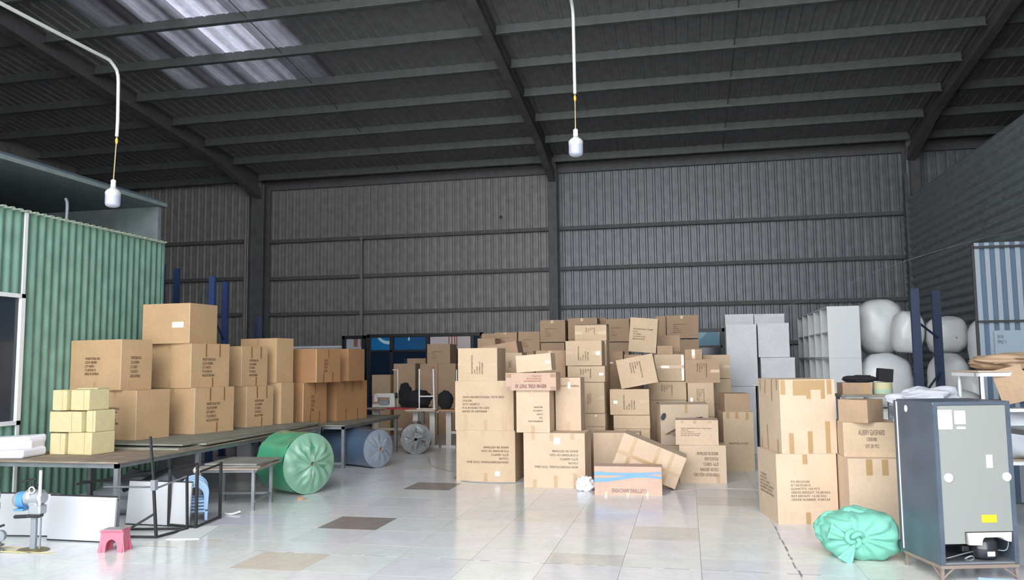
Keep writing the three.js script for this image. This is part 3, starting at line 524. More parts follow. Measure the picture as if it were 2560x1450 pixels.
  [[0.534, 0, -14.35, 0.371, 0.965, 0.49, 0, 0], 'pale', '', "brown carton buried beneath the cartons of the pile", "cartons buried under the pile"],
  [[-2.693, 0, -12.7, 0.27, 0.758, 0.39, 0, 0], 'pale', '', "brown carton buried beneath the cartons of the pile", "cartons buried under the pile"],
  [[-2.693, 0.76, -12.7, 0.27, 0.758, 0.39, 0, 0], 'pale', '', "brown carton buried beneath the cartons of the pile", "cartons buried under the pile"],
  [[-2.146, 0, -12.692, 0.455, 0.731, 0.39, 16, 0], 'brown', '', "brown carton buried beneath the cartons of the pile", "cartons buried under the pile"],
  [[-2.146, 0.733, -12.692, 0.455, 0.731, 0.39, 16, 0], 'brown', '', "brown carton buried beneath the cartons of the pile", "cartons buried under the pile"],
  [[-1.505, 0, -13.2, 0.503, 0.678, 0.49, 0, 0], 'pale', '', "brown carton buried beneath the cartons of the pile", "cartons buried under the pile"],
  [[-1.505, 0.68, -13.2, 0.503, 0.678, 0.49, 0, 0], 'pale', '', "brown carton buried beneath the cartons of the pile", "cartons buried under the pile"],
  [[-1.505, 1.36, -13.2, 0.503, 0.678, 0.49, 0, 0], 'pale', '', "brown carton buried beneath the cartons of the pile", "cartons buried under the pile"],
  [[-1.174, 0, -13.725, 0.263, 0.815, 0.44, 0, 0], 'brown', '', "brown carton buried beneath the cartons of the pile", "cartons buried under the pile"],
  [[-1.174, 0.817, -13.725, 0.263, 0.815, 0.44, 0, 0], 'brown', '', "brown carton buried beneath the cartons of the pile", "cartons buried under the pile"],
  [[-0.877, 0, -13.8, 0.289, 0.76, 0.39, 0, 0], 'brown', '', "brown carton buried beneath the cartons of the pile", "cartons buried under the pile"],
  [[-0.877, 0.762, -13.8, 0.289, 0.76, 0.39, 0, 0], 'brown', '', "brown carton buried beneath the cartons of the pile", "cartons buried under the pile"],
  [[-0.284, 0, -14.4, 0.359, 0.926, 0.39, 0, 0], 'brown', '', "brown carton buried beneath the cartons of the pile", "cartons buried under the pile"],
  [[-0.284, 0.928, -14.4, 0.359, 0.926, 0.39, 0, 0], 'brown', '', "brown carton buried beneath the cartons of the pile", "cartons buried under the pile"],
  [[-3.002, 0, -13.175, 0.575, 0.813, 0.44, 0, 0], 'brown', '', "brown carton buried beneath the cartons of the pile", "cartons buried under the pile"],
  [[-3.002, 0.815, -13.175, 0.575, 0.813, 0.44, 0, 0], 'brown', '', "brown carton buried beneath the cartons of the pile", "cartons buried under the pile"],
  [[-2.668, 0, -16.475, 0.478, 0.851, 0.54, 0, 0], 'brown', '', "brown carton buried beneath the cartons of the pile", "cartons buried under the pile"],
  [[-2.668, 0.853, -16.475, 0.478, 0.851, 0.54, 0, 0], 'brown', '', "brown carton buried beneath the cartons of the pile", "cartons buried under the pile"],
  [[-3.147, 0, -16.425, 0.433, 0.956, 0.54, 0, 0], 'brown', '', "brown carton buried beneath the cartons of the pile", "cartons buried under the pile"],
  [[-3.147, 0.958, -16.425, 0.433, 0.956, 0.54, 0, 0], 'brown', '', "brown carton buried beneath the cartons of the pile", "cartons buried under the pile"],
  [[-3.627, 0, -16.375, 0.463, 0.677, 0.54, 0, 0], 'brown', '', "brown carton buried beneath the cartons of the pile", "cartons buried under the pile"],
  [[-3.627, 0.679, -16.375, 0.463, 0.677, 0.54, 0, 0], 'brown', '', "brown carton buried beneath the cartons of the pile", "cartons buried under the pile"],
  [[-3.627, 1.357, -16.375, 0.463, 0.677, 0.54, 0, 0], 'brown', '', "brown carton buried beneath the cartons of the pile", "cartons buried under the pile"],
  [[-3.905, 0, -15.805, 0.353, 0.981, 0.44, 0, 0], 'brown', '', "brown carton buried beneath the cartons of the pile", "cartons buried under the pile"],
  [[-3.905, 0.983, -15.805, 0.353, 0.981, 0.44, 0, 0], 'brown', '', "brown carton buried beneath the cartons of the pile", "cartons buried under the pile"],
  [[-4.12, 0, -16.825, 0.28, 0.727, 0.44, 0, 0], 'brown', '', "brown carton buried beneath the cartons of the pile", "cartons buried under the pile"],
  [[-4.12, 0.729, -16.825, 0.28, 0.727, 0.44, 0, 0], 'brown', '', "brown carton buried beneath the cartons of the pile", "cartons buried under the pile"],
  [[-4.12, 1.459, -16.825, 0.28, 0.727, 0.44, 0, 0], 'brown', '', "brown carton buried beneath the cartons of the pile", "cartons buried under the pile"],
  [[-1.706, 0, -17.05, 0.166, 0.722, 0.49, 0, 0], 'brown', '', "brown carton buried beneath the cartons of the pile", "cartons buried under the pile"],
  [[-1.706, 0.724, -17.05, 0.166, 0.722, 0.49, 0, 0], 'brown', '', "brown carton buried beneath the cartons of the pile", "cartons buried under the pile"],
  [[-1.706, 1.447, -17.05, 0.166, 0.722, 0.49, 0, 0], 'brown', '', "brown carton buried beneath the cartons of the pile", "cartons buried under the pile"],
  [[-1.339, 0, -16.475, 0.422, 0.844, 0.54, 0, 0], 'brown', '', "brown carton buried beneath the cartons of the pile", "cartons buried under the pile"],
  [[-1.339, 0.846, -16.475, 0.422, 0.844, 0.54, 0, 0], 'brown', '', "brown carton buried beneath the cartons of the pile", "cartons buried under the pile"],
  [[-0.481, 0, -16.65, 0.188, 0.717, 0.49, 0, 0], 'brown', '', "brown carton buried beneath the cartons of the pile", "cartons buried under the pile"],
  [[-0.481, 0.719, -16.65, 0.188, 0.717, 0.49, 0, 0], 'brown', '', "brown carton buried beneath the cartons of the pile", "cartons buried under the pile"],
  [[-0.481, 1.437, -16.65, 0.188, 0.717, 0.49, 0, 0], 'brown', '', "brown carton buried beneath the cartons of the pile", "cartons buried under the pile"],
  [[-0.053, 0, -16.475, 0.6, 0.857, 0.54, 0, 0], 'brown', '', "brown carton buried beneath the cartons of the pile", "cartons buried under the pile"],
  [[-0.053, 0.859, -16.475, 0.6, 0.857, 0.54, 0, 0], 'brown', '', "brown carton buried beneath the cartons of the pile", "cartons buried under the pile"],
  [[-2.044, 0, -16.475, 0.586, 0.718, 0.54, 0, 0], 'brown', '', "brown carton buried beneath the cartons of the pile", "cartons buried under the pile"],
  [[-2.044, 0.72, -16.475, 0.586, 0.718, 0.54, 0, 0], 'brown', '', "brown carton buried beneath the cartons of the pile", "cartons buried under the pile"],
  [[-2.044, 1.44, -16.475, 0.586, 0.718, 0.54, 0, 0], 'brown', '', "brown carton buried beneath the cartons of the pile", "cartons buried under the pile"],
  [[-6.727, 0, -18.9, 0.544, 0.92, 0.59, 0, 0], 'brown', '', "brown carton buried beneath the cartons of the pile", "cartons buried under the pile"],
  [[-6.696, 0, -19.65, 0.48, 0.693, 0.49, 0, 0], 'brown', '', "brown carton buried beneath the cartons of the pile", "cartons buried under the pile"],
  [[-6.696, 0.695, -19.65, 0.48, 0.693, 0.49, 0, 0], 'brown', '', "brown carton buried beneath the cartons of the pile", "cartons buried under the pile"],
  [[-6.105, 0, -18.9, 0.436, 0.967, 0.59, 0, 0], 'brown', '', "brown carton buried beneath the cartons of the pile", "cartons buried under the pile"],
  [[-5.651, 0, -18.9, 0.431, 0.966, 0.59, 0, 0], 'brown', '', "brown carton buried beneath the cartons of the pile", "cartons buried under the pile"],
  [[-7.286, 0, -18.75, 0.466, 0.925, 0.49, 0, 0], 'brown', '', "brown carton buried beneath the cartons of the pile", "cartons buried under the pile"],
  [[0.983, 0, -15.65, 0.472, 0.679, 0.49, 0, 0], 'white', '', "white box hidden under the white stack", "white boxes carrying the white stack"],
  [[1.638, 0, -15.7, 0.585, 0.61, 0.49, 0, 0], 'white', '', "white box hidden under the white stack", "white boxes carrying the white stack"],
  [[1.638, 0.612, -15.7, 0.585, 0.61, 0.49, 0, 0], 'white', '', "white box hidden under the white stack", "white boxes carrying the white stack"],
  [[1.037, 0, -16.525, 0.528, 0.749, 0.44, 0, 0], 'white', '', "white box hidden under the white stack", "white boxes carrying the white stack"],
  [[1.037, 0.751, -16.525, 0.528, 0.749, 0.44, 0, 0], 'white', '', "white box hidden under the white stack", "white boxes carrying the white stack"],
  [[1.037, 1.502, -16.525, 0.528, 0.749, 0.44, 0, 0], 'white', '', "white box hidden under the white stack", "white boxes carrying the white stack"],
  [[1.601, 0, -16.525, 0.549, 0.746, 0.44, 0, 0], 'white', '', "white box hidden under the white stack", "white boxes carrying the white stack"],
  [[1.601, 0.748, -16.525, 0.549, 0.746, 0.44, 0, 0], 'white', '', "white box hidden under the white stack", "white boxes carrying the white stack"],
  [[1.601, 1.495, -16.525, 0.549, 0.746, 0.44, 0, 0], 'white', '', "white box hidden under the white stack", "white boxes carrying the white stack"],
];
for (const row of CARTONS) carton(...row);

// ------------------------------------------------------------------ the long cutting tables on the left
function pipeTable(label, x0, x1, z0, z1, h, legZ, topMat, turn = 0) {
  const t = thing('cutting_table', label, 'table', [(x0 + x1) / 2, 0, (z0 + z1) / 2], turn), W = x1 - x0, L = z0 - z1, cx = (x0 + x1) / 2, cz = (z0 + z1) / 2;
  part('table_top', bx(W, 0.018, L, 0, h - 0.009, 0), topMat, t);
  parts('rail', [-1, 1].map((s) => bx(0.04, 0.05, L - 0.06, s * (W / 2 - 0.05), h - 0.043, 0)), M.pipe, t);
  parts('end_rail', [-1, 1].map((s) => bx(W - 0.06, 0.05, 0.04, 0, h - 0.043, s * (L / 2 - 0.05))), M.pipe, t);
  for (const z of legZ) for (const s of [-1, 1]) part('leg', bx(0.05, h - 0.02, 0.05, s * (W / 2 - 0.06), (h - 0.02) / 2, z - cz), M.pipe, t);
  return t;
}
const topBrown = std('worn_board', [0.36, 0.31, 0.26], { map: woodTex, roughness: 0.7 }), topGrey = std('grey_board', [0.3, 0.31, 0.29], { map: woodTex, roughness: 0.65 });
pipeTable('long grey-legged cutting table carrying the paper packages', -7.45, -5.82, -7.4, -12.3, 0.71, [-7.47, -8.9, -10.5, -12.2], topBrown);
const tb = pipeTable('grey cutting table holding the orange-brown cartons at its end', -7.2, -5.5, -12.36, -15.0, 0.71, [-12.45, -14.9], topGrey);
parts('stretcher', [bx(1.6, 0.04, 0.04, 0, 0.08, 1.23)], M.pipe, tb);
{ // loose boards on the table
  const tones = [[0.33, 0.37, 0.33], [0.4, 0.4, 0.36], [0.3, 0.33, 0.31]];
  [[-6.62, 0.71, -10.4, 1.42, 3.7, 0.02, 0], [-6.5, 0.73, -10.6, 1.3, 3.3, 0.02, 1.2], [-6.55, 0.75, -10.44, 1.34, 3.6, 0.02, -1]].forEach(([x, y, z, w, l, h, a], i) => {
    const o = thing('flat_board', ['pale green board lying on the long table top, lowest of three', 'grey board between two others under the cartons', 'pale board directly under the brown cartons'][i], 'board', [x, y, z], a, 'boards under the cartons');
    part('board', bx(w, h - 0.001, l, 0, h / 2, 0), std('board_' + i, tones[i], { map: woodTex, roughness: 0.6 }), o);
  });
}
// cream paper packages
[[-7.05, 0.71, -8.1, 0.21, 0.24, 0.3, 'at the bottom beside the folded sheet'], [-6.745, 0.71, -8.12, 0.35, 0.25, 0.34, 'widest at the bottom of the pile'], [-6.96, 0.961, -8.12, 0.46, 0.235, 0.32, 'long, in the middle layer'], [-6.64, 0.961, -8.13, 0.13, 0.245, 0.3, 'narrow, in the middle layer'],
  [-7.06, 1.207, -8.12, 0.2, 0.235, 0.3, 'tall, on the top layer'], [-6.8, 1.207, -8.14, 0.27, 0.235, 0.3, 'square, on the top layer'], [-6.98, 1.207, -8.4, 0.28, 0.25, 0.22, 'behind the top layer']].forEach(([x, y, z, w, h, d, s], i) => {
  const o = thing('paper_package', 'cream paper-wrapped package ' + s, 'package', [x, y, z], [-4, -7, -5, -6, -4, -6, 2][i], 'cream packages on the table');
  const g = new RoundedBoxGeometry(w, h, d, 4, 0.012), p = g.attributes.position;
  for (let k = 0; k < p.count; k++) { const q = 0.006 * N3(p.getX(k) * 25 + i * 7, p.getY(k) * 9, p.getZ(k) * 25); p.setX(k, p.getX(k) * (1 + q * 2) + q * 0.4); p.setZ(k, p.getZ(k) + q); }
  g.computeVertexNormals(); part('wrapped_body', g.translate(0, h / 2, 0), M.paper, o);
  part('wrap_fold', [bx(w * 0.9, 0.0015, 0.03, 0, h + 0.0004, 0), bx(0.03, h * 0.96, 0.0015, w * 0.18, h / 2, d / 2 + 0.004)], M.paper, o);
});
{ // folded white cloth at the table corner
  const o = thing('folded_sheet', 'folded white cloth on the table corner', 'cloth', [-7.5, 0.711, -7.72], 8);
  const cl = std('white_cloth', [0.7, 0.7, 0.8], { roughness: 0.9 });
  for (const [w, h, d, x, y, z, a] of [[0.6, 0.09, 0.42, 0.06, 0, 0.05, 0], [0.5, 0.1, 0.34, 0.08, 0.075, -0.02, 8], [0.8, 0.08, 0.3, -0.1, 0.13, -0.12, -6]]) {
    const g = new RoundedBoxGeometry(w, h, d, 6, 0.035), p = g.attributes.position;
    for (let k = 0; k < p.count; k++) { const X = p.getX(k), Z = p.getZ(k); p.setY(k, p.getY(k) + (p.getY(k) > 0 ? 0.02 * N3(X * 6 + a, Z * 7, 2) + X * 0.06 : 0)); }
    g.computeVertexNormals(); part('fold', g.rotateY(a * D2R).translate(x, y + h / 2, z), cl, o);
  }
}
// ------------------------------------------------------------------ under the table
function foldedTable(label, x, z, w, h, lean, turn) {
  const o = thing('folded_table', label, 'table', [x, 0, z], turn), g = (q) => q.rotateX(-lean);
  part('table_top', g(bx(w, h, 0.02, 0, h / 2, 0)), std('white_laminate', [0.5, 0.51, 0.53], { roughness: 0.35 }), o);
  parts('edge_band', [g(bx(w, 0.012, 0.026, 0, h + 0.005, 0)), g(bx(w, 0.012, 0.026, 0, 0.006, 0))], M.black, o);
  part('frame', [g(bx(0.025, h, 0.025, w / 2 - 0.05, h / 2, -0.03)), g(bx(0.025, h, 0.025, -w / 2 + 0.05, h / 2, -0.03)), g(bx(w * 0.95, 0.025, 0.025, 0, h - 0.03, -0.035))], M.black, o);
  return o;
}
foldedTable('white folded table top standing on edge behind the pink stool', -5.86, -6.95, 0.76, 0.43, 0.06, -1);
foldedTable('white folded table top on edge behind the black frame', -5.6, -7.76, 0.78, 0.46, 0.1, -2);
foldedTable('white board edge leaning behind the cutting machines', -6.72, -7.05, 0.9, 0.42, 0.1, 6);
{
  const o = thing('black_stand', 'black steel stand frame with a tall post and diagonal brace', 'frame');
  part('post', [sq([-5.2, 0, -7.2], [-5.25, 0.55, -7.2], 0.024), sq([-5.24, 0.5, -7.2], [-5.3, 1.0, -7.2], 0.02)], M.black, o);
  part('post', sq([-5.14, 0, -7.62], [-5.16, 0.56, -7.62], 0.022), M.black, o);
  parts('base_rail', [sq([-5.2, 0.012, -7.2], [-5.62, 0.012, -7.15], 0.022), sq([-5.2, 0.012, -7.2], [-5.14, 0.012, -7.62], 0.022), sq([-5.14, 0.012, -7.62], [-5.72, 0.012, -7.5], 0.022)], M.black, o);
  part('brace', sq([-5.6, 0.02, -7.16], [-5.22, 0.24, -7.19], 0.02), M.black, o);
  part('clamp', [bx(0.05, 0.1, 0.05, -5.24, 0.52, -7.2)], M.greyPaint, o);
  parts('top_rail', [bar([-5.24, 0.5, -7.2], [-5.9, 0.47, -7.3], 0.01), bar([-5.24, 0.48, -7.22], [-5.16, 0.55, -7.62], 0.01)], M.pipe, o);
}
{
  const o = thing('metal_cage_frame', 'dark steel frame round the stacked blue chairs', 'frame');
  const A = [-5.08, -7.68], B = [-5.16, -8.25], C2 = [-5.5, -8.3], D = [-5.45, -7.75];
  for (const [x, z, h] of [[...A, 0.66], [...B, 0.62], [...C2, 0.6], [...D, 0.6]]) part('post', sq([x, 0, z], [x, h, z], 0.026), M.black, o);
  parts('lower_rail', [sq([A[0], 0.02, A[1]], [B[0], 0.02, B[1]], 0.022), sq([A[0], 0.02, A[1]], [D[0], 0.02, D[1]], 0.022)], M.black, o);
  parts('upper_rail', [sq([A[0], 0.58, A[1]], [B[0], 0.6, B[1]], 0.02), sq([D[0], 0.58, D[1]], [C2[0], 0.58, C2[1]], 0.02)], M.black, o);
  part('wire_knot', soft(0.035, 0.04, 0.035, (v) => 1 + 0.3 * N3(v.x * 3, v.y * 3, 1), 16, false).translate(-5.1, 0.6, -7.7), std('pale_wire', [0.42, 0.4, 0.38]), o);
}
{ // stacked blue plastic chairs, backs to the hall
  const bl = phy('light_blue_plastic', [0.27, 0.42, 0.62], { roughness: 0.4 });
  for (let k = 0; k < 3; k++) {
    const o = thing('blue_chair', 'light blue plastic chair nested in the stack inside the dark frame', 'chair', [-5.3 - k * 0.06, 0.02 + k * 0.012, -7.98 - k * 0.085], 31, 'nested blue chairs');
    const s = new THREE.Shape(); s.moveTo(-0.13, 0.12); s.lineTo(-0.14, 0.3); s.absarc(0, 0.3, 0.14, Math.PI, 0, true); s.lineTo(0.13, 0.12); s.lineTo(0.1, 0.12); s.lineTo(0.1, 0.27); s.absarc(0, 0.27, 0.095, 0, Math.PI, false); s.lineTo(-0.1, 0.12);
    part('backrest', new THREE.ExtrudeGeometry(s, { depth: 0.025, bevelSize: 0.006, bevelThickness: 0.006, bevelSegments: 2 }), bl, o);
    for (let i = 0; i < 4; i++) part('slat', rbx(0.22, 0.026, 0.022, 0.008, 0, 0.1 + i * 0.036, 0.015), bl, o);
    part('seat', rbx(0.28, 0.02, 0.07, 0.008, 0, 0.09, -0.03), bl, o);
    for (const x of [-0.12, 0.12]) part('leg', rbx(0.035, 0.1, 0.04, 0.01, x, 0.05, 0.01), bl, o);
  }
}
{ const o = thing('white_sheet_board', 'thin white sheet lying on the floor beside the black stand', 'board', [-4.98, 0, -7.5], 14); part('sheet', bx(0.32, 0.008, 0.62, 0, 0.004, 0), std('dull_white', [0.62, 0.63, 0.62]), o); }
{ // low table with boards on it, and bars
  const o = thing('low_table', 'low grey pipe-legged table under the cartons', 'table', [-5.4, 0, -9.05], 10);
  for (const [x, z] of [[-0.33, 0.38], [0.3, 0.36], [0.32, -0.2], [-0.33, -0.34]]) part('leg', bx(0.035, 0.48, 0.035, x, 0.24, z), M.pipe, o);
  part('frame', [bx(0.68, 0.035, 0.03, 0, 0.46, 0.37), bx(0.68, 0.035, 0.03, 0, 0.46, -0.28), bx(0.03, 0.035, 0.7, 0.31, 0.46, 0.06), bx(0.03, 0.035, 0.7, -0.33, 0.46, 0.06)], M.pipe, o);
  part('table_top', bx(0.76, 0.016, 0.84, 0, 0.487, 0.02), std('pinkish_board', [0.46, 0.38, 0.33], { map: woodTex }), o);
  parts('stretcher', [bx(0.03, 0.03, 0.58, 0.31, 0.11, 0.08), bx(0.64, 0.03, 0.03, 0, 0.11, -0.24)], M.pipe, o);
  [[0.06, 0.496, 0.72, 0.78, 12, 'grey'], [0.08, 0.514, 0.66, 0.7, 4, 'lighter grey']].forEach(([dx, y, w, l, a, c], i) => { const b = thing('loose_board', c + ' board ' + (i ? 'on top of the low table stack' : 'lying askew on the low table'), 'board', [-5.48 + dx, y, -9.1 - i * 0.05], a); part('board', bx(w, 0.016, l, 0, 0.008, 0), std('grey_ply_' + i, i ? [0.33, 0.35, 0.36] : [0.26, 0.27, 0.28], { map: woodTex }), b); });
  const j = thing('bent_pipe', 'short pale bent pipe lying on the floor by the low table', 'pipe', [-5.2, 0, -8.55]); part('pipe', tube([[-0.08, 0.012, 0.02], [-0.02, 0.012, 0.09], [0.07, 0.012, 0.1], [0.13, 0.03, 0.03]], 0.011, 20, 6), M.whitePaint, j);
}
{ // dark clutter on the floor below the long table
  const o = thing('dark_bundle', 'dark machine parts heaped below the long table', 'machinery', [-6.4, 0, -8.6]);
  part('heap', soft(0.5, 0.26, 0.55, (v) => 0.9 + 0.3 * N3(v.x * 2.4, v.y * 2.4, v.z * 2.4), 28), M.greyPaint, o);
  part('bar', [sq([-0.5, 0.36, 0.5], [0.42, 0.5, 0.4], 0.025), sq([-0.4, 0.4, 0.55], [0.44, 0.42, 0.5], 0.02), sq([0.1, 0.3, 0.5], [0.4, 0.5, 0.1], 0.03)], M.black, o);
}
// ------------------------------------------------------------------ cloth cutters at the frame edge
function cutter(label, x, z, turn, s = 1) {
  const o = thing('cloth_cutter', label, 'machine', [x, 0, z], turn); o.scale.setScalar(s);
  const alu = std('cast_aluminium', [0.36, 0.38, 0.41], { metalness: 0.4, roughness: 0.45 });
  part('base_plate', place(lathe([[0, 0], [0.15, 0], [0.155, 0.006], [0.13, 0.014], [0, 0.016]], 28), 0, 0, 0).scale(1, 1, 0.72), std('olive_plate', [0.17, 0.15, 0.08], { metalness: 0.3, roughness: 0.5 }), o);
  part('column', rbx(0.055, 0.3, 0.035, 0.006, 0, 0.16, 0), M.greyPaint, o);
  part('knife_rod', bx(0.012, 0.34, 0.014, 0.075, 0.19, 0.01), M.greyPaint, o);
  part('gear_housing', [rbx(0.13, 0.09, 0.1, 0.02, 0.03, 0.375, 0), rbx(0.1, 0.08, 0.09, 0.02, 0.0, 0.44, 0)], alu, o);
  part('motor', [place(new THREE.CylinderGeometry(0.075, 0.075, 0.14, 24), -0.02, 0.48, -0.02, 0, 0, Math.PI / 2), place(new THREE.CylinderGeometry(0.05, 0.07, 0.03, 24), 0.065, 0.48, -0.02, 0, 0, -Math.PI / 2)], alu, o);
  const mb = part('motor_band', [place(new THREE.CylinderGeometry(0.077, 0.077, 0.07, 24, 1), -0.13, 0.46, -0.02, 0, 0, Math.PI / 2), rbx(0.1, 0.02, 0.16, 0.006, -0.13, 0.375, -0.02)], std('cyan_paint', [0.09, 0.26, 0.5], { roughness: 0.4 }), o, 'sky blue motor band');
  part('end_cap', place(new THREE.SphereGeometry(0.075, 20, 12, 0, Math.PI), -0.165, 0.46, -0.02, 0, -Math.PI / 2, 0).scale(1, 1, 1), alu, mb);
  part('guide_rod', bx(0.018, 0.36, 0.018, 0.07, 0.56, 0.03), M.whitePaint, o, 'white guide rod');
  part('handle', [place(new THREE.CapsuleGeometry(0.017, 0.13, 6, 12), -0.11, 0.312, 0.03, 0, 0, Math.PI / 2 + 0.06), bx(0.12, 0.03, 0.04, 0.01, 0.318, 0.02), rbx(0.07, 0.03, 0.05, 0.008, 0.06, 0.325, 0.02)], M.black, o);
  part('lever', [bar([-0.04, 0.56, 0.02], [-0.03, 0.63, 0.02], 0.008), bar([-0.12, 0.63, 0.03], [0.03, 0.665, 0.03], 0.009), bar([-0.02, 0.58, 0.0], [0.06, 0.62, 0.01], 0.008)], M.black, o);
  part('ring', [place(new THREE.TorusGeometry(0.028, 0.006, 8, 18), 0.0, 0.56, 0.05), bx(0.03, 0.06, 0.012, -0.03, 0.51, 0.06)], M.whitePaint, o);
  return o;
}
cutter('grey cloth cutting machine on an olive foot plate with a sky blue motor', -6.03, -6.55, 4);
{
  const o = cutter('second cloth cutting machine with a maroon label at the green wall', -6.62, -6.62, 24, 0.98);
  part('maroon_label', bx(0.05, 0.04, 0.002, -0.05, 0.47, 0.062), std('maroon', [0.2, 0.03, 0.05]), o);
  const h = thing('cutter_head', 'small grey cutter head lying near the first machine\'s foot', 'machine', [-6.33, 0, -6.42], 20);
  part('housing', [rbx(0.09, 0.16, 0.07, 0.015, 0, 0.09, 0), place(new THREE.CylinderGeometry(0.05, 0.05, 0.05, 20), 0.05, 0.15, 0.02, Math.PI / 2, 0, 0)], M.greyPaint, h);
  part('handle', [bar([0.0, 0.22, 0.02], [0.09, 0.25, 0.04], 0.011)], M.black, h);
  part('foot', rbx(0.13, 0.02, 0.1, 0.006, 0, 0.01, 0), M.greyPaint, h);
  const c = thing('extension_lead', 'yellowish cord coiled on the floor round the olive foot plate', 'cord', [-6.1, 0, -6.5]);
  const pts = []; for (let i = 0; i < 30; i++) { const a = i * 0.55; pts.push([-0.1 + Math.cos(a) * (0.11 + 0.004 * i) * 1.2, 0.006 + 0.002 * (i % 4), Math.sin(a) * 0.09]); } pts.push([0.22, 0.006, 0.05], [0.36, 0.006, 0.0]);
  part('cord', tube(pts, 0.0045, 160, 6), std('yellow_cable', [0.5, 0.42, 0.2]), c);
}
{ // pink step stool
  const o = thing('step_stool', 'small pink plastic step stool with a grey top', 'stool', [-5.24, 0, -6.66], 12); o.scale.set(0.84, 0.92, 0.84);
  const pk = phy('pink_plastic', [0.52, 0.11, 0.17], { roughness: 0.35, clearcoat: 0.2 });
  const side = (w, dpt) => { const s = new THREE.Shape(); s.moveTo(-w / 2 - 0.02, 0); s.lineTo(-w / 2 + 0.012, 0.2); s.lineTo(w / 2 - 0.012, 0.2); s.lineTo(w / 2 + 0.02, 0); s.lineTo(w / 2 - 0.055, 0); s.lineTo(w / 2 - 0.06, 0.06); s.bezierCurveTo(w / 2 - 0.07, 0.15, -w / 2 + 0.07, 0.15, -w / 2 + 0.06, 0.06); s.lineTo(-w / 2 + 0.055, 0); return new THREE.ExtrudeGeometry(s, { depth: 0.012, bevelSize: 0.004, bevelThickness: 0.004, bevelSegments: 2 }); };
  part('front_panel', place(side(0.25), 0, 0, 0.075, -0.06), pk, o); part('rear_panel', place(side(0.25), 0, 0, -0.09, 0.06), pk, o);
  part('side_panel', place(side(0.16), 0.118, 0, 0, 0, Math.PI / 2, 0).translate(-0.008, 0, 0), pk, o); part('side_panel', place(side(0.16), -0.122, 0, 0, 0, Math.PI / 2, 0), pk, o);
  part('seat', rbx(0.26, 0.018, 0.19, 0.008, 0, 0.208, 0), pk, o); part('seat_pad', rbx(0.21, 0.006, 0.15, 0.002, 0, 0.219, 0), std('stool_grey', [0.33, 0.29, 0.31], { roughness: 0.6 }), o);
}
// ------------------------------------------------------------------ fabric rolls
function roll(label, end, r, L, n, mat, film, o2 = {}) { // end: centre of the visible end face, n: its direction on the ground
  const o = thing(o2.name ?? 'fabric_roll', label, 'roll', [end[0], 0, end[1]], Math.atan2(n[0], n[1]) / D2R, o2.group);
  const fold = (a, k) => 0.3 * Math.sin(a * 9 + 3 * Math.sin(a * 2 + k)) + 0.9 * N3(Math.cos(a) * 4 + end[0], Math.sin(a) * 4, k * 1.4) + 0.5 * N3(Math.cos(a) * 11, Math.sin(a) * 11, k * 2);
  const shape = (z0, amp) => { // body along -z, wavy skin
    const g = new THREE.CylinderGeometry(r, r, L, 64, 14, true).rotateX(Math.PI / 2), p = g.attributes.position;
    for (let i = 0; i < p.count; i++) { const x = p.getX(i), y = p.getY(i), z = p.getZ(i), a = Math.atan2(y, x), k = 1 + amp * (N3(Math.cos(a) * 2, Math.sin(a) * 2, z * 3) + 0.5 * fold(a, z)); p.setXY(i, x * k, Math.max(y * k, -r * 0.985)); }
    g.computeVertexNormals(); return g.translate(0, r, -L / 2 + z0);
  };
  part('roll_body', shape(0, o2.amp ?? 0.02), mat, o);
  const cap = (sign, amp) => { const g = new THREE.RingGeometry(0.03, r * 1.0, 72, 12), p = g.attributes.position; for (let i = 0; i < p.count; i++) { const x = p.getX(i), y = p.getY(i), q = Math.hypot(x, y) / r, a = Math.atan2(y, x); p.setXYZ(i, x, Math.max(y, -r * 0.985), sign * (0.06 * (1 - q * q) * (o2.bulge ?? 1) + amp * Math.sin(Math.PI * Math.min(1, q)) * fold(a, q * 2))); } g.computeVertexNormals(); return g.translate(0, r, 0); };
  part('end_face', cap(1, o2.ridge ?? 0.02), mat, o);
  part('rear_face', cap(-1, 0.005).translate(0, 0, -L), mat, o);
  if (film) { const f = part('plastic_wrap', [cap(1, (o2.ridge ?? 0.02) * 1.6).translate(0, 0, 0.012)], film, o); part('core_tube', place(new THREE.CylinderGeometry(0.035, 0.035, 0.06, 18, 1, true), 0, r, 0.05, Math.PI / 2, 0, 0), std('core_card', [0.4, 0.31, 0.25]), o); }
  return o;
}
const filmClear = phy('clear_film', [0.8, 0.84, 0.88], { transparent: true, opacity: 0.22, roughness: 0.12, clearcoat: 1, clearcoatRoughness: 0.08 });
roll('big green fabric roll wrapped in crinkled film under the table', [-4.93, -9.95], 0.4, 0.62, [0.88, 0.47], phy('green_wrap', [0.06, 0.31, 0.17], { roughness: 0.28, clearcoat: 0.7, clearcoatRoughness: 0.18 }), phy('green_film', [0.45, 0.62, 0.52], { transparent: true, opacity: 0.35, roughness: 0.15, clearcoat: 1 }), { amp: 0.06, ridge: 0.035, bulge: 1.4 });
roll('big denim blue fabric roll with starred clear film on its end', [-5.02, -12.62], 0.312, 1.25, [0.88, 0.47], phy('blue_wrap', [0.075, 0.12, 0.19], { roughness: 0.35, clearcoat: 0.5 }), filmClear, { ridge: 0.018, bulge: 0.8 });
roll('grey film-wrapped roll lying by the sewing tables', [-5.05, -14.6], 0.285, 0.6, [0.35, 0.94], phy('grey_wrap', [0.13, 0.13, 0.125], { roughness: 0.2, clearcoat: 0.9, clearcoatRoughness: 0.1 }), filmClear, { amp: 0.08, ridge: 0.06, bulge: 2 });
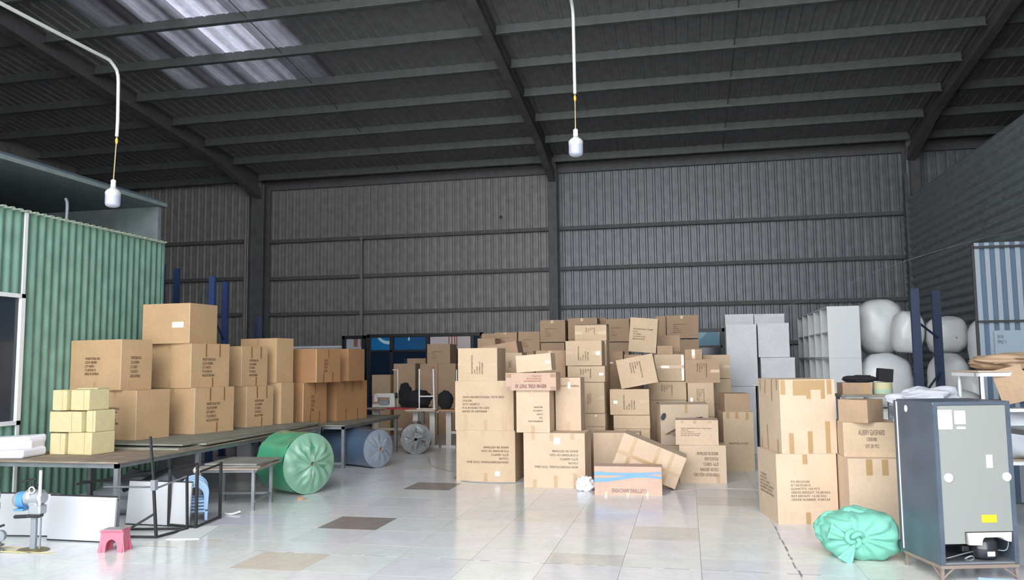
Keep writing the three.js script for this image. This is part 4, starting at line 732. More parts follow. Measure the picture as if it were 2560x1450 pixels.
{ const o = thing('floor_scrap', 'small crumpled brown scrap on the floor by the green roll', 'scrap', [-4.85, 0, -9.55], 20); part('scrap', [bx(0.07, 0.03, 0.05, 0, 0.016, 0, 0.2, 0.3, 0.1), bx(0.06, 0.012, 0.04, 0.06, 0.007, 0.01, 0, 0.7, 0)], M.brown, o); }
// ------------------------------------------------------------------ sewing corner
function sewingTable(label, x, z, w, topMat, extra) {
  const o = thing('sewing_table', label, 'table', [x, 0, z], 0), lg = std('cream_steel', [0.5, 0.46, 0.42], { roughness: 0.45 });
  part('table_top', rbx(w, 0.035, 0.55, 0.008, 0, 0.755, 0), topMat, o);
  for (const s of [-1, 1]) { const px = s * (w / 2 - 0.14); part('leg', [bx(0.11, 0.7, 0.07, px, 0.39, 0)], lg, o); part('foot', bx(0.3, 0.045, 0.1, px, 0.0225, 0.0), lg, o); part('bracket', bx(0.3, 0.035, 0.12, px, 0.72, 0), lg, o); }
  part('cross_bar', bx(w - 0.3, 0.05, 0.03, 0, 0.3, 0), lg, o);
  return o;
}
const tan = std('tan_laminate', [0.46, 0.36, 0.27]), reddish = std('red_edge', [0.5, 0.02, 0.035]);
sewingTable('cream-legged sewing table with a pale top beside the corner stack', -5.3, -15.85, 0.64, tan);
sewingTable('sewing table with an orange-brown top partly behind the corner stack', -4.55, -15.85, 0.72, std('orange_laminate', [0.42, 0.23, 0.12]));
{ const o = sewingTable('sewing table with a bright red edge carrying the machine and bag', -6.1, -16.55, 1.3, std('brown_laminate', [0.3, 0.2, 0.15])); part('red_edge', rbx(0.86, 0.03, 0.02, 0.006, 0.25, 0.757, 0.28), reddish, o); }
{ // sewing machine
  const o = thing('sewing_machine', 'cream industrial sewing machine on the red-edged table', 'sewing machine', [-6.42, 0.773, -16.5], 6), w = phy('cream_enamel', [0.6, 0.58, 0.54], { roughness: 0.3 });
  part('bed', rbx(0.5, 0.07, 0.18, 0.012, 0, 0.035, 0), w, o); part('arm', rbx(0.42, 0.1, 0.11, 0.02, 0.02, 0.25, 0), w, o); part('pillar', rbx(0.12, 0.22, 0.12, 0.02, 0.18, 0.15, 0), w, o);
  part('head', rbx(0.09, 0.17, 0.11, 0.015, -0.18, 0.2, 0), w, o); part('handwheel', place(new THREE.CylinderGeometry(0.06, 0.06, 0.03, 24), 0.26, 0.25, 0, 0, 0, Math.PI / 2), M.black, o); part('motor_box', rbx(0.2, 0.1, 0.08, 0.01, 0.02, 0.1, 0.08), M.greyPaint, o);
  const s = thing('thread_stand', 'thin white thread stand post beside the sewing machine', 'stand', [-6.2, 0.773, -16.72]); part('post', [bar([0, 0, 0], [0, 0.8, 0], 0.012), bar([0, 0.8, 0], [-0.12, 0.8, 0], 0.01)], M.whitePaint, s); part('foot', bx(0.08, 0.01, 0.08, 0, 0.005, 0), M.whitePaint, s);
}
{ const o = thing('black_bag', 'black cloth bag slumped on the red-edged sewing table', 'bag', [-5.68, 0.773, -16.45], -8);
  part('bag_body', mergeGeometries([soft(0.36, 0.2, 0.2, (v) => 1 + 0.22 * N3(v.x * 2 + 3, v.y * 2, v.z * 2) + 0.08 * N3(v.x * 6, v.y * 6, v.z * 6)), soft(0.15, 0.28, 0.16, (v) => 1 + 0.2 * N3(v.x * 3, v.y * 3, 4)).translate(-0.26, 0, 0)]), M.blackCloth, o);
  const c = thing('machine_cover', 'black cloth cover over a machine on the orange-brown table', 'cover', [-4.86, 0.773, -15.9], 0); part('cover', soft(0.16, 0.2, 0.14, (v) => 1 + 0.12 * N3(v.x * 3, v.y * 3, v.z * 3)), M.blackCloth, c);
}
{ const o = thing('pipe_rack', 'white H-shaped pipe stand rising from the pale sewing table', 'stand', [-5.22, 0.773, -15.8]);
  part('upright', bar([-0.17, 0.12, 0], [-0.17, 0.82, 0], 0.016), M.whitePaint, o); part('upright', bar([0.15, 0, 0], [0.13, 0.82, 0], 0.016), M.whitePaint, o); part('cross_pipe', bar([-0.17, 0.26, 0], [0.15, 0.26, 0], 0.014), M.whitePaint, o); part('foot', bx(0.4, 0.012, 0.05, -0.02, 0.006, 0), M.whitePaint, o); part('cap', [bar([0.13, 0.82, 0], [0.13, 0.86, 0], 0.018)], std('red_cap', [0.3, 0.1, 0.06]), o); part('post', bar([-0.17, 0, 0], [-0.17, 0.14, 0], 0.012), M.whitePaint, o);
  const p = thing('thread_pole', 'thin tall pole standing on the orange-brown sewing table', 'stand', [-4.62, 0.773, -15.9]); part('pole', bar([0, 0, 0], [0, 0.8, 0], 0.012), M.whitePaint, p); part('foot', bx(0.08, 0.01, 0.08, 0, 0.005, 0), M.whitePaint, p);
}
// ------------------------------------------------------------------ framed displays at the back
{
  const glass = phy('dark_display_glass', [0.012, 0.02, 0.04], { roughness: 0.15 }), fr = std('black_frame', [0.012, 0.013, 0.016], { roughness: 0.4 });
  const pics = [
    (x, w, h) => { x.fillStyle = '#b9bcc4'; x.fillRect(0, 0, w, h); x.fillStyle = '#9c6a58'; x.fillRect(w * 0.22, h * 0.3, w * 0.12, h * 0.6); x.fillRect(w * 0.42, h * 0.2, w * 0.08, h * 0.7); x.fillStyle = '#3a3d45'; x.fillRect(w * 0.5, h * 0.3, w * 0.05, h * 0.5); },
    (x, w, h) => { x.fillStyle = '#1677b4'; x.fillRect(0, 0, w, h); x.strokeStyle = '#bfe3f2'; x.lineWidth = 18; x.beginPath(); x.ellipse(w * 0.5, h * 0.1, w * 0.46, h * 0.7, 0, 0.2, 2.9); x.stroke(); },
    (x, w, h) => { x.fillStyle = '#155e95'; x.fillRect(0, 0, w, h); x.strokeStyle = '#d6e6ee'; x.lineWidth = 16; x.beginPath(); x.ellipse(w * 0.4, h * 0.2, w * 0.16, h * 0.35, 0, 0, 3.6); x.stroke(); x.beginPath(); x.moveTo(w * 0.42, h * 0.75); x.lineTo(w * 0.46, h * 0.45); x.stroke(); },
    (x, w, h) => { x.fillStyle = '#d9cdcf'; x.fillRect(0, 0, w, h); x.fillStyle = '#20242c'; for (const [a, b] of [[0.1, 0.3], [0.17, 0.5], [0.24, 0.2], [0.3, 0.55]]) { x.beginPath(); x.arc(w * a, h * b, h * 0.07, 0, 7); x.fill(); } x.strokeStyle = '#4a3d3c'; x.lineWidth = 9; x.beginPath(); x.ellipse(w * 0.62, h * 0.05, w * 0.17, h * 0.6, 0, 0.1, 3.0); x.stroke(); x.fillStyle = '#a05c3a'; for (const a of [0.52, 0.6, 0.68, 0.74]) x.fillRect(w * a, h * 0.55, w * 0.03, h * 0.35); },
    (x, w, h) => { x.fillStyle = '#2f86a8'; x.fillRect(0, 0, w, h); x.fillStyle = '#7fb9cf'; x.beginPath(); x.ellipse(w * 0.4, h * 0.5, w * 0.3, h * 0.16, -0.6, 0, 7); x.fill(); x.fillStyle = '#c98f9a'; x.beginPath(); x.arc(w * 0.8, h * 0.6, h * 0.24, 0, 7); x.fill(); },
  ].map((f, i) => std('picture_' + i, [0.8, 0.8, 0.8], { map: canvasTex(384, 200, f, false), roughness: 0.3 }));
  const display = (label, x0, x1, y1, ps, z = -21) => {
    const o = thing('framed_display', label, 'display', [(x0 + x1) / 2, 0, z]), W = x1 - x0;
    part('glass_panel', bx(W, y1 - 0.06, 0.03, 0, (y1 - 0.06) / 2, 0), glass, o);
    part('frame', [bx(W, 0.09, 0.08, 0, y1 - 0.045, 0.02), bx(0.08, y1, 0.08, -W / 2 + 0.04, y1 / 2, 0.02), bx(0.08, y1, 0.08, W / 2 - 0.04, y1 / 2, 0.02), bx(W, 0.05, 0.06, 0, 2.06, 0.02)], fr, o);
    for (const [a, b, k] of ps) { part('picture', bx(b - a, 0.34, 0.01, (a + b) / 2 - (x0 + x1) / 2, 2.26, 0.025), pics[k], o); part('mullion', bx(0.06, y1, 0.06, b + 0.05 - (x0 + x1) / 2, y1 / 2, 0.02), fr, o); }
    part('painted_reflection', bx(0.5, 0.5, 0.01, -W * 0.1, 1.6, 0.022), phy('reflection_tint', [0.02, 0.045, 0.075], { roughness: 0.2 }), o);  // bluish pane paints a reflection onto the dark glass
  };
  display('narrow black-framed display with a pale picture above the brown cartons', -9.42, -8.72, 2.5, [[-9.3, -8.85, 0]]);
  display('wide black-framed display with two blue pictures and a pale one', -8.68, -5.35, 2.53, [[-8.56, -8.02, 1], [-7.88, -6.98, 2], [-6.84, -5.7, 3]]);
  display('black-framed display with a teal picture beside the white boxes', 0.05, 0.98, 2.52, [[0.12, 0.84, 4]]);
  const o = thing('white_low_wall', 'white low wall with a pale ledge behind the brown cartons', 'wall', [-11.4, 0, -22]);
  part('wall_body', bx(3.6, 2.2, 0.12, 0, 1.1, 0), std('off_white', [0.5, 0.5, 0.52]), o); part('ledge', bx(3.66, 0.05, 0.2, 0, 2.225, 0), M.whitePaint, o);
}
// ------------------------------------------------------------------ blue rack uprights
function rackPost(label, x, z, h, turn, braces, depth = 0.9, o2, rx = -0.3) {
  const o = thing('rack_upright', label, 'rack', [x, 0, z], turn);
  const mt = o2 ?? M.blue, c = (px, pz) => [bx(0.1, h, 0.012, px, h / 2, pz + 0.03), bx(0.012, h, 0.07, px - 0.05, h / 2, pz), bx(0.012, h, 0.07, px + 0.05, h / 2, pz)];
  part('post', c(0, 0), mt, o); part('post', c(rx, -depth), mt, o);
  for (const [y0, y1] of braces) part('brace', sq([0, y0, -0.02], [rx, y1, -depth + 0.02], 0.03), mt, o);
  parts('foot_plate', [bx(0.14, 0.01, 0.12, 0, 0.005, 0), bx(0.14, 0.01, 0.12, rx, 0.005, -depth)], mt, o);
  return o;
}
rackPost('bright blue rack upright behind the brown carton stack', -8.38, -13.0, 3.32, 0, [[2.6, 2.2], [1.4, 2.0], [1.3, 0.7]]);
rackPost('dark blue rack upright next to the green wall end', -10.15, -14.0, 3.75, 0, [[2.4, 1.8], [1.0, 1.7]], 0.9, M.blue);
rackPost('dark blue rack upright in the rear gap beside the steel column', -8.9, -15.6, 2.75, 10, [[2.0, 1.4]], 0.6, M.navyPaint);
rackPost('dark blue rack upright standing among the white rolls', 3.22, -12.4, 2.7, 0, [[2.25, 2.0], [1.1, 1.5]], 0.5, M.navyPaint, 0.42);
// ------------------------------------------------------------------ white shelf units
{
  const bd = std('white_melamine', [0.55, 0.57, 0.58], { roughness: 0.45 }), W = 0.5;
  const mk = (label, y, h, z, d, gr) => { // open to the left, solid side toward the hall
    const o = thing('shelf_unit', label, 'shelf', [2.54, y, z], 0, gr), t = 0.02;
    part('side_panel', bx(W, h, t, 0, h / 2, -t / 2), bd, o); part('side_panel', bx(W, h, t, 0, h / 2, -d + t / 2), bd, o); part('rear_panel', bx(t, h, d - 2 * t, W / 2 - t / 2, h / 2, -d / 2), bd, o);
    part('top_panel', bx(W - t, t, d - 2 * t, -t / 2, h - t / 2, -d / 2), bd, o); part('bottom_panel', bx(W - t, t, d - 2 * t, -t / 2, t / 2, -d / 2), bd, o); part('shelf_board', bx(W - 0.06, t, d - 2 * t, -0.02, h * 0.5, -d / 2), bd, o);
  };
  [0, 1, 2, 3, 4].forEach((k) => { const z = -14 - k * 0.72, n = ['first', 'second', 'third', 'fourth', 'last'][k]; mk(n + ' white open shelf unit of the lower row, counted from the carton side', 0, 0.86, z, 0.7, 'white shelf units, bottom row'); mk(n + ' white open shelf unit of the middle row, counted from the carton side', 0.862, 0.86, z, 0.7, 'white shelf units, middle row'); mk(n + ' white open shelf unit of the top row, counted from the carton side', 1.724, 0.85, z, 0.7, 'white shelf units, top row'); });
}
// ------------------------------------------------------------------ white wadding rolls
{
  const wr = phy('white_wrap', [0.64, 0.66, 0.67], { roughness: 0.4, clearcoat: 0.35, clearcoatRoughness: 0.3, bumpMap: bumpTex, bumpScale: 0.01 });
  const pillow = (label, x, y, z, rx, ry, rz, turn, tiltZ = 0) => {
    const o = thing('wadding_roll', label, 'roll', [x, y, z], turn, 'white wadding rolls'); o.rotation.z = tiltZ * D2R;
    const q = x * 7 + y * 3;
    const g = soft(rx, ry, rz, (v) => { const a = Math.pow(Math.pow(Math.abs(v.x), 2.7) + Math.pow(Math.abs(v.y), 2.7) + Math.pow(Math.abs(v.z), 2.7), -1 / 2.7); return a * (0.92 + 0.05 * N3(v.x * 2 + q, v.y * 2, v.z * 2) + 0.025 * N3(v.x * 7, v.y * 7 + q, v.z * 7)); }, 40);
    part('wrapped_wadding', g, wr, o); part('tie', place(new THREE.TorusGeometry(0.012, 0.006, 6, 12), 0.04, ry * 0.7, rz * 0.9, 0.2), std('dark_twine', [0.08, 0.08, 0.09]), o);
  };
  pillow('white wadding roll, tallest, behind the white shelf units', 3.3, 1.79, -15.0, 0.42, 0.53, 0.42, 0);
  pillow('white wadding roll pressed against the blue rack upright', 3.5, 1.8, -14.15, 0.26, 0.38, 0.32, 0, -6);
  pillow('white wadding roll on top beside the corrugated partition', 4.1, 1.78, -14.0, 0.32, 0.33, 0.36, 0, 4);
  pillow('white wadding roll under the tallest one', 3.22, 0.9, -14.4, 0.46, 0.5, 0.42, 0);
  pillow('white wadding roll low beside the blue rack upright', 3.96, 0.92, -13.6, 0.3, 0.48, 0.4, 0);
  pillow('white wadding roll standing against the striped sheet', 4.25, 1.52, -12.78, 0.24, 0.42, 0.34, 0);
  pillow('white wadding roll beneath the one by the striped sheet', 4.1, 0.66, -12.75, 0.3, 0.48, 0.34, 0);
  pillow('white wadding roll lying flat behind the fridge', 3.35, 0.8, -11.5, 0.42, 0.28, 0.3, 0);
  for (const [x, z, h] of [[3.2, -14.1, 0.9], [4.0, -13.62, 0.9], [3.35, -11.5, 0.8], [4.15, -12.72, 0.64]]) pillow('white wadding roll at the bottom of the heap', x, 0, z, 0.4, h / 1.79, 0.36, 0);
}
// ------------------------------------------------------------------ striped sheet with sign
{
  const o = thing('striped_screen', 'blue and white striped sheet screen on black bars', 'screen', [4.2, 0, -10.5], 0);
  const bl = std('stripe_blue', [0.06, 0.1, 0.15], { roughness: 0.55 }), wh = std('stripe_white', [0.22, 0.26, 0.3], { roughness: 0.55 });
  for (let k = 0; k < 14; k++) { const x = -0.76 + k * 0.11; part('white_stripe', bx(0.052, 3.05, 0.012, x, 1.55, 0.014), wh, o); part('blue_stripe', bx(0.058, 3.05, 0.008, x + 0.055, 1.55, 0), bl, o); }
  for (const y of [3.02, 2.13, 1.2]) part('cross_bar', bx(1.56, 0.025, 0.03, -0.02, y, 0.034), M.black, o);
  part('side_post', bx(0.03, 3.05, 0.03, -0.8, 1.525, 0.0), M.black, o);
  const s = thing('door_notice', 'pale notice with two lines of writing on the striped sheet', 'sign', [3.72, 1.7, -10.45], 0);
  part('notice_sheet', bx(0.32, 0.32, 0.006, 0, 0.16, 0), std('pale_blue_sheet', [0.22, 0.28, 0.33]), s); part('writing', place(new THREE.PlaneGeometry(0.26, 0.13), 0.0, 0.22, 0.005), inkMats.sign, s);
}
// ------------------------------------------------------------------ things between the cartons and the fridge
{
  const a = thing('taped_carton', 'small cardboard box under the black cushion beside the fridge', 'box', [1.87, 0, -9.85], 4); part('carton_body', bx(0.32, 0.13, 0.25, 0, 1.37, 0), M.brown, a); part('tape', bx(0.05, 0.131, 0.002, 0.08, 1.37, 0.127), M.tape, a);
  const tb2 = thing('small_bench', 'plain wooden bench carrying the small cardboard box and cushion', 'bench', [2.0, 0, -9.85], 0); part('bench_top', bx(0.62, 0.03, 0.42, 0, 1.29, 0), topGrey, tb2); for (const [x, z] of [[-0.28, 0.18], [0.28, 0.18], [-0.28, -0.18], [0.28, -0.18]]) part('leg', bx(0.04, 1.275, 0.04, x, 0.6375, z), M.pipe, tb2);
  const c = thing('black_cushion', 'long black cushion on the small cardboard box', 'cushion', [1.93, 1.435, -9.85], -4); part('cushion', soft(0.19, 0.045, 0.1, (v) => 1 + 0.25 * N3(v.x * 3, v.y * 2, v.z * 2), 24), M.blackCloth, c);
  const b = thing('black_case', 'black upright case leaning above the yellow roll', 'case', [2.2, 1.44, -9.85], 6); part('case', rbx(0.16, 0.15, 0.1, 0.008, 0, 0.075, 0, 0, 0, -0.1), M.blackCloth, b);
  const y = thing('yellow_tape_roll', 'pale yellow and green paper roll below the black case', 'roll', [2.17, 1.305, -9.85], 0); part('roll_body', place(new THREE.CylinderGeometry(0.1, 0.105, 0.13, 28), 0, 0.066, 0), std('pale_yellow', [0.5, 0.47, 0.28]), y); part('green_band', place(new THREE.CylinderGeometry(0.106, 0.107, 0.04, 28, 1, true), 0, 0.03, 0), std('pale_green', [0.33, 0.47, 0.35]), y);
  const g = thing('stacked_trays', 'dark stacked trays squeezed behind the fridge', 'tray', [2.2, 0, -8.35], 8); for (let k = 0; k < 3; k++) part('tray', bx(0.5, 0.03, 0.4, 0.01 * k, 1.14 + k * 0.04, 0), k % 2 ? M.pipe : M.greyPaint, g); for (const [x2, z2] of [[-0.2, 0.15], [0.2, 0.15], [-0.2, -0.15], [0.2, -0.15]]) part('leg', bx(0.03, 1.14, 0.03, x2, 0.57, z2), M.pipe, g);
  const w = thing('white_rag', 'rumpled white cloth heaped on the trays behind the fridge', 'cloth', [2.2, 1.237, -8.35], 0); part('rag', soft(0.3, 0.1, 0.18, (v) => 1 + 0.5 * N3(v.x * 2.3, v.y * 2.3 + 1, v.z * 2.3) + 0.35 * v.x * v.y, 32), std('rag_white', [0.45, 0.46, 0.5], { roughness: 0.9 }), w);
}
{ // mint green bundle tied in a knot
  const o = thing('cloth_bundle', 'mint green fabric bundle tied in a knot on the floor', 'bundle', [1.42, 0, -7.6], -6), mint = std('mint_fabric', [0.17, 0.47, 0.36], { roughness: 0.75 });
  const kd = V(-0.05, 0.12, 1).normalize(), ex = V(1, 0, 0), ey = V(0, 1, 0);
  const g = soft(0.37, 0.25, 0.3, (v) => {
    const c = v.dot(kd), th = Math.acos(Math.max(-1, Math.min(1, c))), a = Math.atan2(v.dot(ey), v.dot(ex)), f = Math.exp(-th * 1.0) * Math.min(1, th * 3);
    const e = Math.pow(Math.pow(Math.abs(v.x), 3) + Math.pow(Math.abs(v.y), 3) + Math.pow(Math.abs(v.z), 3), -1 / 3);
    return e * 0.93 * (1 + 0.1 * f * Math.sin(a * 11 + 2.5 * N3(v.x * 2, v.y * 2, 1)) + 0.05 * N3(v.x * 3, v.y * 3, v.z * 3) + 0.08 * Math.max(0, N3(v.x * 1.5 + 5, v.y * 1.5, v.z * 1.5)) - 0.1 * Math.exp(-th * 5)) * (v.y > 0.6 && v.x < -0.2 ? 0.95 : 1);
  }, 96);
  o.scale.set(0.9, 0.88, 0.9);
  part('bundle_body', g, mint, o);
  const kn = part('knot', [place(new THREE.TorusKnotGeometry(0.05, 0.026, 80, 10, 2, 3), -0.06, 0.22, 0.27, 0.3, 0.2, 0.4).scale(1, 1, 1)], mint, o);
  const ear = (x, y, z, rx, rz, s) => { const q = new THREE.ConeGeometry(0.07 * s, 0.24 * s, 24, 6), p = q.attributes.position; for (let i = 0; i < p.count; i++) { const a = Math.atan2(p.getZ(i), p.getX(i)); const k = 1 + 0.25 * Math.sin(a * 5 + p.getY(i) * 20); p.setXYZ(i, p.getX(i) * k, p.getY(i), p.getZ(i) * 0.45 * k); } q.computeVertexNormals(); return place(q, x, y, z, rx, 0, rz); };
  part('knot_tail', ear(-0.17, 0.24, 0.27, 0.2, -1.9, 1), mint, o); part('knot_tail', ear(-0.1, 0.1, 0.3, -0.2, -0.5, 0.9), mint, o); part('knot_tail', ear(0.31, 0.1, 0.0, 0, 1.9, 1.0), mint, o);
  const lobe = soft(0.2, 0.17, 0.17, (v) => 1 + 0.16 * N3(v.x * 2.2, v.y * 2.2 + 3, v.z * 2.2) + 0.035 * Math.sin(Math.atan2(v.z, v.y) * 7 + 3 * N3(v.x * 3, v.y * 3, 1)), 48);
  part('side_fold', lobe.translate(-0.2, 0.1, -0.02), mint, o);
  part('top_fold', soft(0.2, 0.1, 0.13, (v) => 1 + 0.2 * N3(v.x * 2 + 4, v.y * 2, v.z * 2) + 0.05 * Math.sin(v.x * 9 + v.z * 4), 40, false).rotateZ(-0.25).translate(0.03, 0.37, -0.02), mint, o);
  part('dark_gap_insert', place(new THREE.CapsuleGeometry(0.012, 0.06, 4, 8), 0.05, 0.28, 0.245, 0, 0, Math.PI / 2), M.brown, o, 'brown capsule set in for the dark gap of the knot');  // brown capsule paints the dark gap between the knot folds
}
{ // refrigerator seen from the back, on a low stand
  const W = 0.62, Dp = 0.53, Hf = 1.24, o = thing('refrigerator', 'slate blue refrigerator turned with its grey rear panel to the hall', 'refrigerator', [2.09, 0.12, -7.17], 15);
  const slate = std('slate_blue_steel', [0.13, 0.165, 0.215], { map: metalTex, roughness: 0.35, metalness: 0.2 }), grey = std('galvanised_rear', [0.3, 0.315, 0.295], { roughness: 0.45, metalness: 0.2 });
  part('side_panel', bx(0.02, Hf, Dp, -W / 2 + 0.01, Hf / 2, 0), slate, o); part('side_panel', bx(0.02, Hf, Dp, W / 2 - 0.01, Hf / 2, 0), slate, o);
  part('top_panel', rbx(W + 0.006, 0.03, Dp + 0.01, 0.008, 0, Hf - 0.012, 0), slate, o); part('front_door', bx(W, Hf - 0.02, 0.05, 0, Hf / 2, -Dp / 2 - 0.028), slate, o);
  part('door_gasket', bx(0.006, Hf - 0.03, 0.012, -W / 2 - 0.002, Hf / 2, -Dp / 2), M.whitePaint, o, 'pale strip between door and body');
  const zR = Dp / 2; // rear face with a cut-out for the compressor
  const s = new THREE.Shape([[-W / 2 + 0.035, 0.16], [-W / 2 + 0.035, Hf - 0.03], [W / 2 - 0.035, Hf - 0.03], [W / 2 - 0.035, 0.25], [-W / 2 + 0.2, 0.25], [-W / 2 + 0.2, 0.16]].map(([a, b]) => new THREE.Vector2(a, b)));
  const rp = part('rear_panel', new THREE.ExtrudeGeometry(s, { depth: 0.014, bevelSize: 0.003, bevelThickness: 0.003, bevelSegments: 1 }).translate(0, 0, zR - 0.02), grey, o);
  part('rear_rim', [bx(0.035, Hf - 0.02, 0.03, -W / 2 + 0.019, Hf / 2, zR - 0.012), bx(0.035, Hf - 0.02, 0.03, W / 2 - 0.019, Hf / 2, zR - 0.012)], slate, o);
  part('inner_cabinet', bx(W - 0.05, Hf - 0.3, Dp - 0.06, 0, 0.27 + (Hf - 0.3) / 2, -0.02), M.greyPaint, o);
  const stick = (name, w, h, x, y, m, l) => part(name, bx(w, h, 0.0015, x, y, zR + 0.0005), m, rp, l);
  const lined = (bg, lines, fg) => std('label_print', [1, 1, 1], { map: canvasTex(256, 340, (c, w, h) => { c.fillStyle = bg; c.fillRect(0, 0, w, h); c.fillStyle = fg; lines.forEach(([y, t]) => { c.font = '20px sans-serif'; c.fillText(t, 14, y); }); }, false), roughness: 0.6 });
  const sh = 0.1;
  stick('yellow_label', 0.115, 0.15, -0.215, Hf - 0.115 - 0.02, lined('#f0edbb', [[24, 'ENERGY RATING'], [180, '.....']], '#8d8a66'), 'pale yellow energy label');
  stick('rating_plate', 0.09, 0.105, -0.095, Hf - 0.1 - 0.02, lined('#cfd4d6', [[40, 'LG'], [80, 'REFRIGERATOR'], [120, 'R134a 220V 50Hz'], [300, 'MADE IN VIETNAM']], '#6c7074'), 'grey rating plate');
  stick('white_label', 0.07, 0.018, -0.09, Hf - 0.2, M.pouch); stick('barcode_label', 0.05, 0.1, 0.12, 0.78, std('barcode', [1, 1, 1], { map: canvasTex(64, 128, (c) => { c.fillStyle = '#eee'; c.fillRect(0, 0, 64, 128); c.fillStyle = '#222'; for (let i = 0; i < 18; i++) c.fillRect(20, 14 + i * 5.6, 26, 1.5 + (i * 7) % 3); }, false) }), 'white barcode label');
  stick('warning_label', 0.12, 0.058, 0.09, 0.345, std('yellow_warning', [0.75, 0.6, 0.02], { roughness: 0.5 }), 'bright yellow warning label');
  for (const x of [-0.215, 0.25]) part('foam_plug', place(new THREE.CylinderGeometry(0.034, 0.034, 0.008, 28), x, 0.66, zR + 0.003, Math.PI / 2, 0, 0), M.whitePlastic, rp, 'white round plug');
  const tr = new THREE.Shape(); tr.moveTo(-0.09, 0.235); tr.lineTo(0.255, 0.235); tr.lineTo(0.25, 0.17); tr.quadraticCurveTo(0.22, 0.17, 0.2, 0.185); tr.quadraticCurveTo(0.18, 0.205, 0.15, 0.205); tr.lineTo(0.05, 0.205); tr.quadraticCurveTo(0.02, 0.205, 0.015, 0.145); tr.lineTo(-0.08, 0.15); tr.lineTo(-0.09, 0.235);
  part('drip_tray', new THREE.ExtrudeGeometry(tr, { depth: 0.1, bevelSize: 0.004, bevelThickness: 0.004, bevelSegments: 2 }).translate(0.01, 0, zR - 0.11), phy('ivory_plastic', [0.62, 0.6, 0.53], { roughness: 0.4 }), o);
  const cp = part('compressor', [lathe([[0, 0.025], [0.08, 0.028], [0.1, 0.05], [0.104, 0.1], [0.102, 0.105], [0.1, 0.15], [0.07, 0.19], [0, 0.2]], 32).translate(0.1, 0, zR - 0.12), place(new THREE.TorusGeometry(0.104, 0.005, 8, 32), 0.1, 0.103, zR - 0.12, Math.PI / 2, 0, 0)], phy('black_enamel', [0.025, 0.025, 0.03], { roughness: 0.3, clearcoat: 0.4 }), o);
  part('compressor_label', bx(0.06, 0.035, 0.002, 0.1, 0.075, zR - 0.016), M.pouch, cp, 'white compressor label');
  part('copper_pipe', [tube([[-0.26, 0.03, zR - 0.08], [-0.2, 0.05, zR - 0.05], [-0.1, 0.07, zR - 0.06], [0.02, 0.08, zR - 0.1]], 0.006, 24, 6), tube([[0.18, 0.09, zR - 0.1], [0.24, 0.09, zR - 0.06], [0.27, 0.14, zR - 0.06], [0.27, 0.22, zR - 0.07]], 0.005, 24, 6), tube([[-0.09, 0.035, zR - 0.05], [-0.05, 0.06, zR - 0.03], [-0.02, 0.035, zR - 0.05], [-0.05, 0.02, zR - 0.06]], 0.007, 20, 6, true)], M.pipe, o);
  part('relay_box', rbx(0.06, 0.05, 0.05, 0.01, -0.05, 0.1, zR - 0.12), M.black, o); parts('base_rail', [rbx(W - 0.03, 0.02, 0.08, 0.006, 0, 0.01, zR - 0.045), bx(W - 0.04, 0.02, Dp - 0.1, 0, 0.01, -0.02)], M.pipe, o); part('logo_badge', place(new THREE.CylinderGeometry(0.02, 0.02, 0.004, 24), -W / 2 - 0.002, Hf - 0.075, 0.2 - 0.02 - 0.3, 0, 0, Math.PI / 2).scale(1, 1.4, 1).translate(0, -0.46, 0), M.whitePlastic, o, 'white oval badge on the side');
  const st = thing('fridge_stand', 'low rusty steel stand under the slate blue refrigerator', 'stand', [2.09, 0, -7.17], 15), ru = std('rusty_steel', [0.24, 0.19, 0.16], { roughness: 0.7 });
  for (const [x, z] of [[-0.29, 0.24], [0.29, 0.24], [-0.29, -0.25], [0.29, -0.25]]) part('leg', sq([x * 1.03, 0, z * 1.03], [x, 0.1, z], 0.022), ru, st);
  part('frame', [bx(0.62, 0.025, 0.025, 0, 0.106, 0.25), bx(0.62, 0.025, 0.025, 0, 0.106, -0.25), bx(0.025, 0.025, 0.52, 0.3, 0.106, 0), bx(0.025, 0.025, 0.52, -0.3, 0.106, 0)], ru, st); part('brace', [bar([-0.29, 0.02, 0.25], [-0.2, 0.1, 0.25], 0.008), bar([0.29, 0.02, 0.25], [0.18, 0.1, 0.25], 0.008), bar([-0.3, 0.02, 0.25], [-0.3, 0.1, 0.12], 0.008)], ru, st);
}
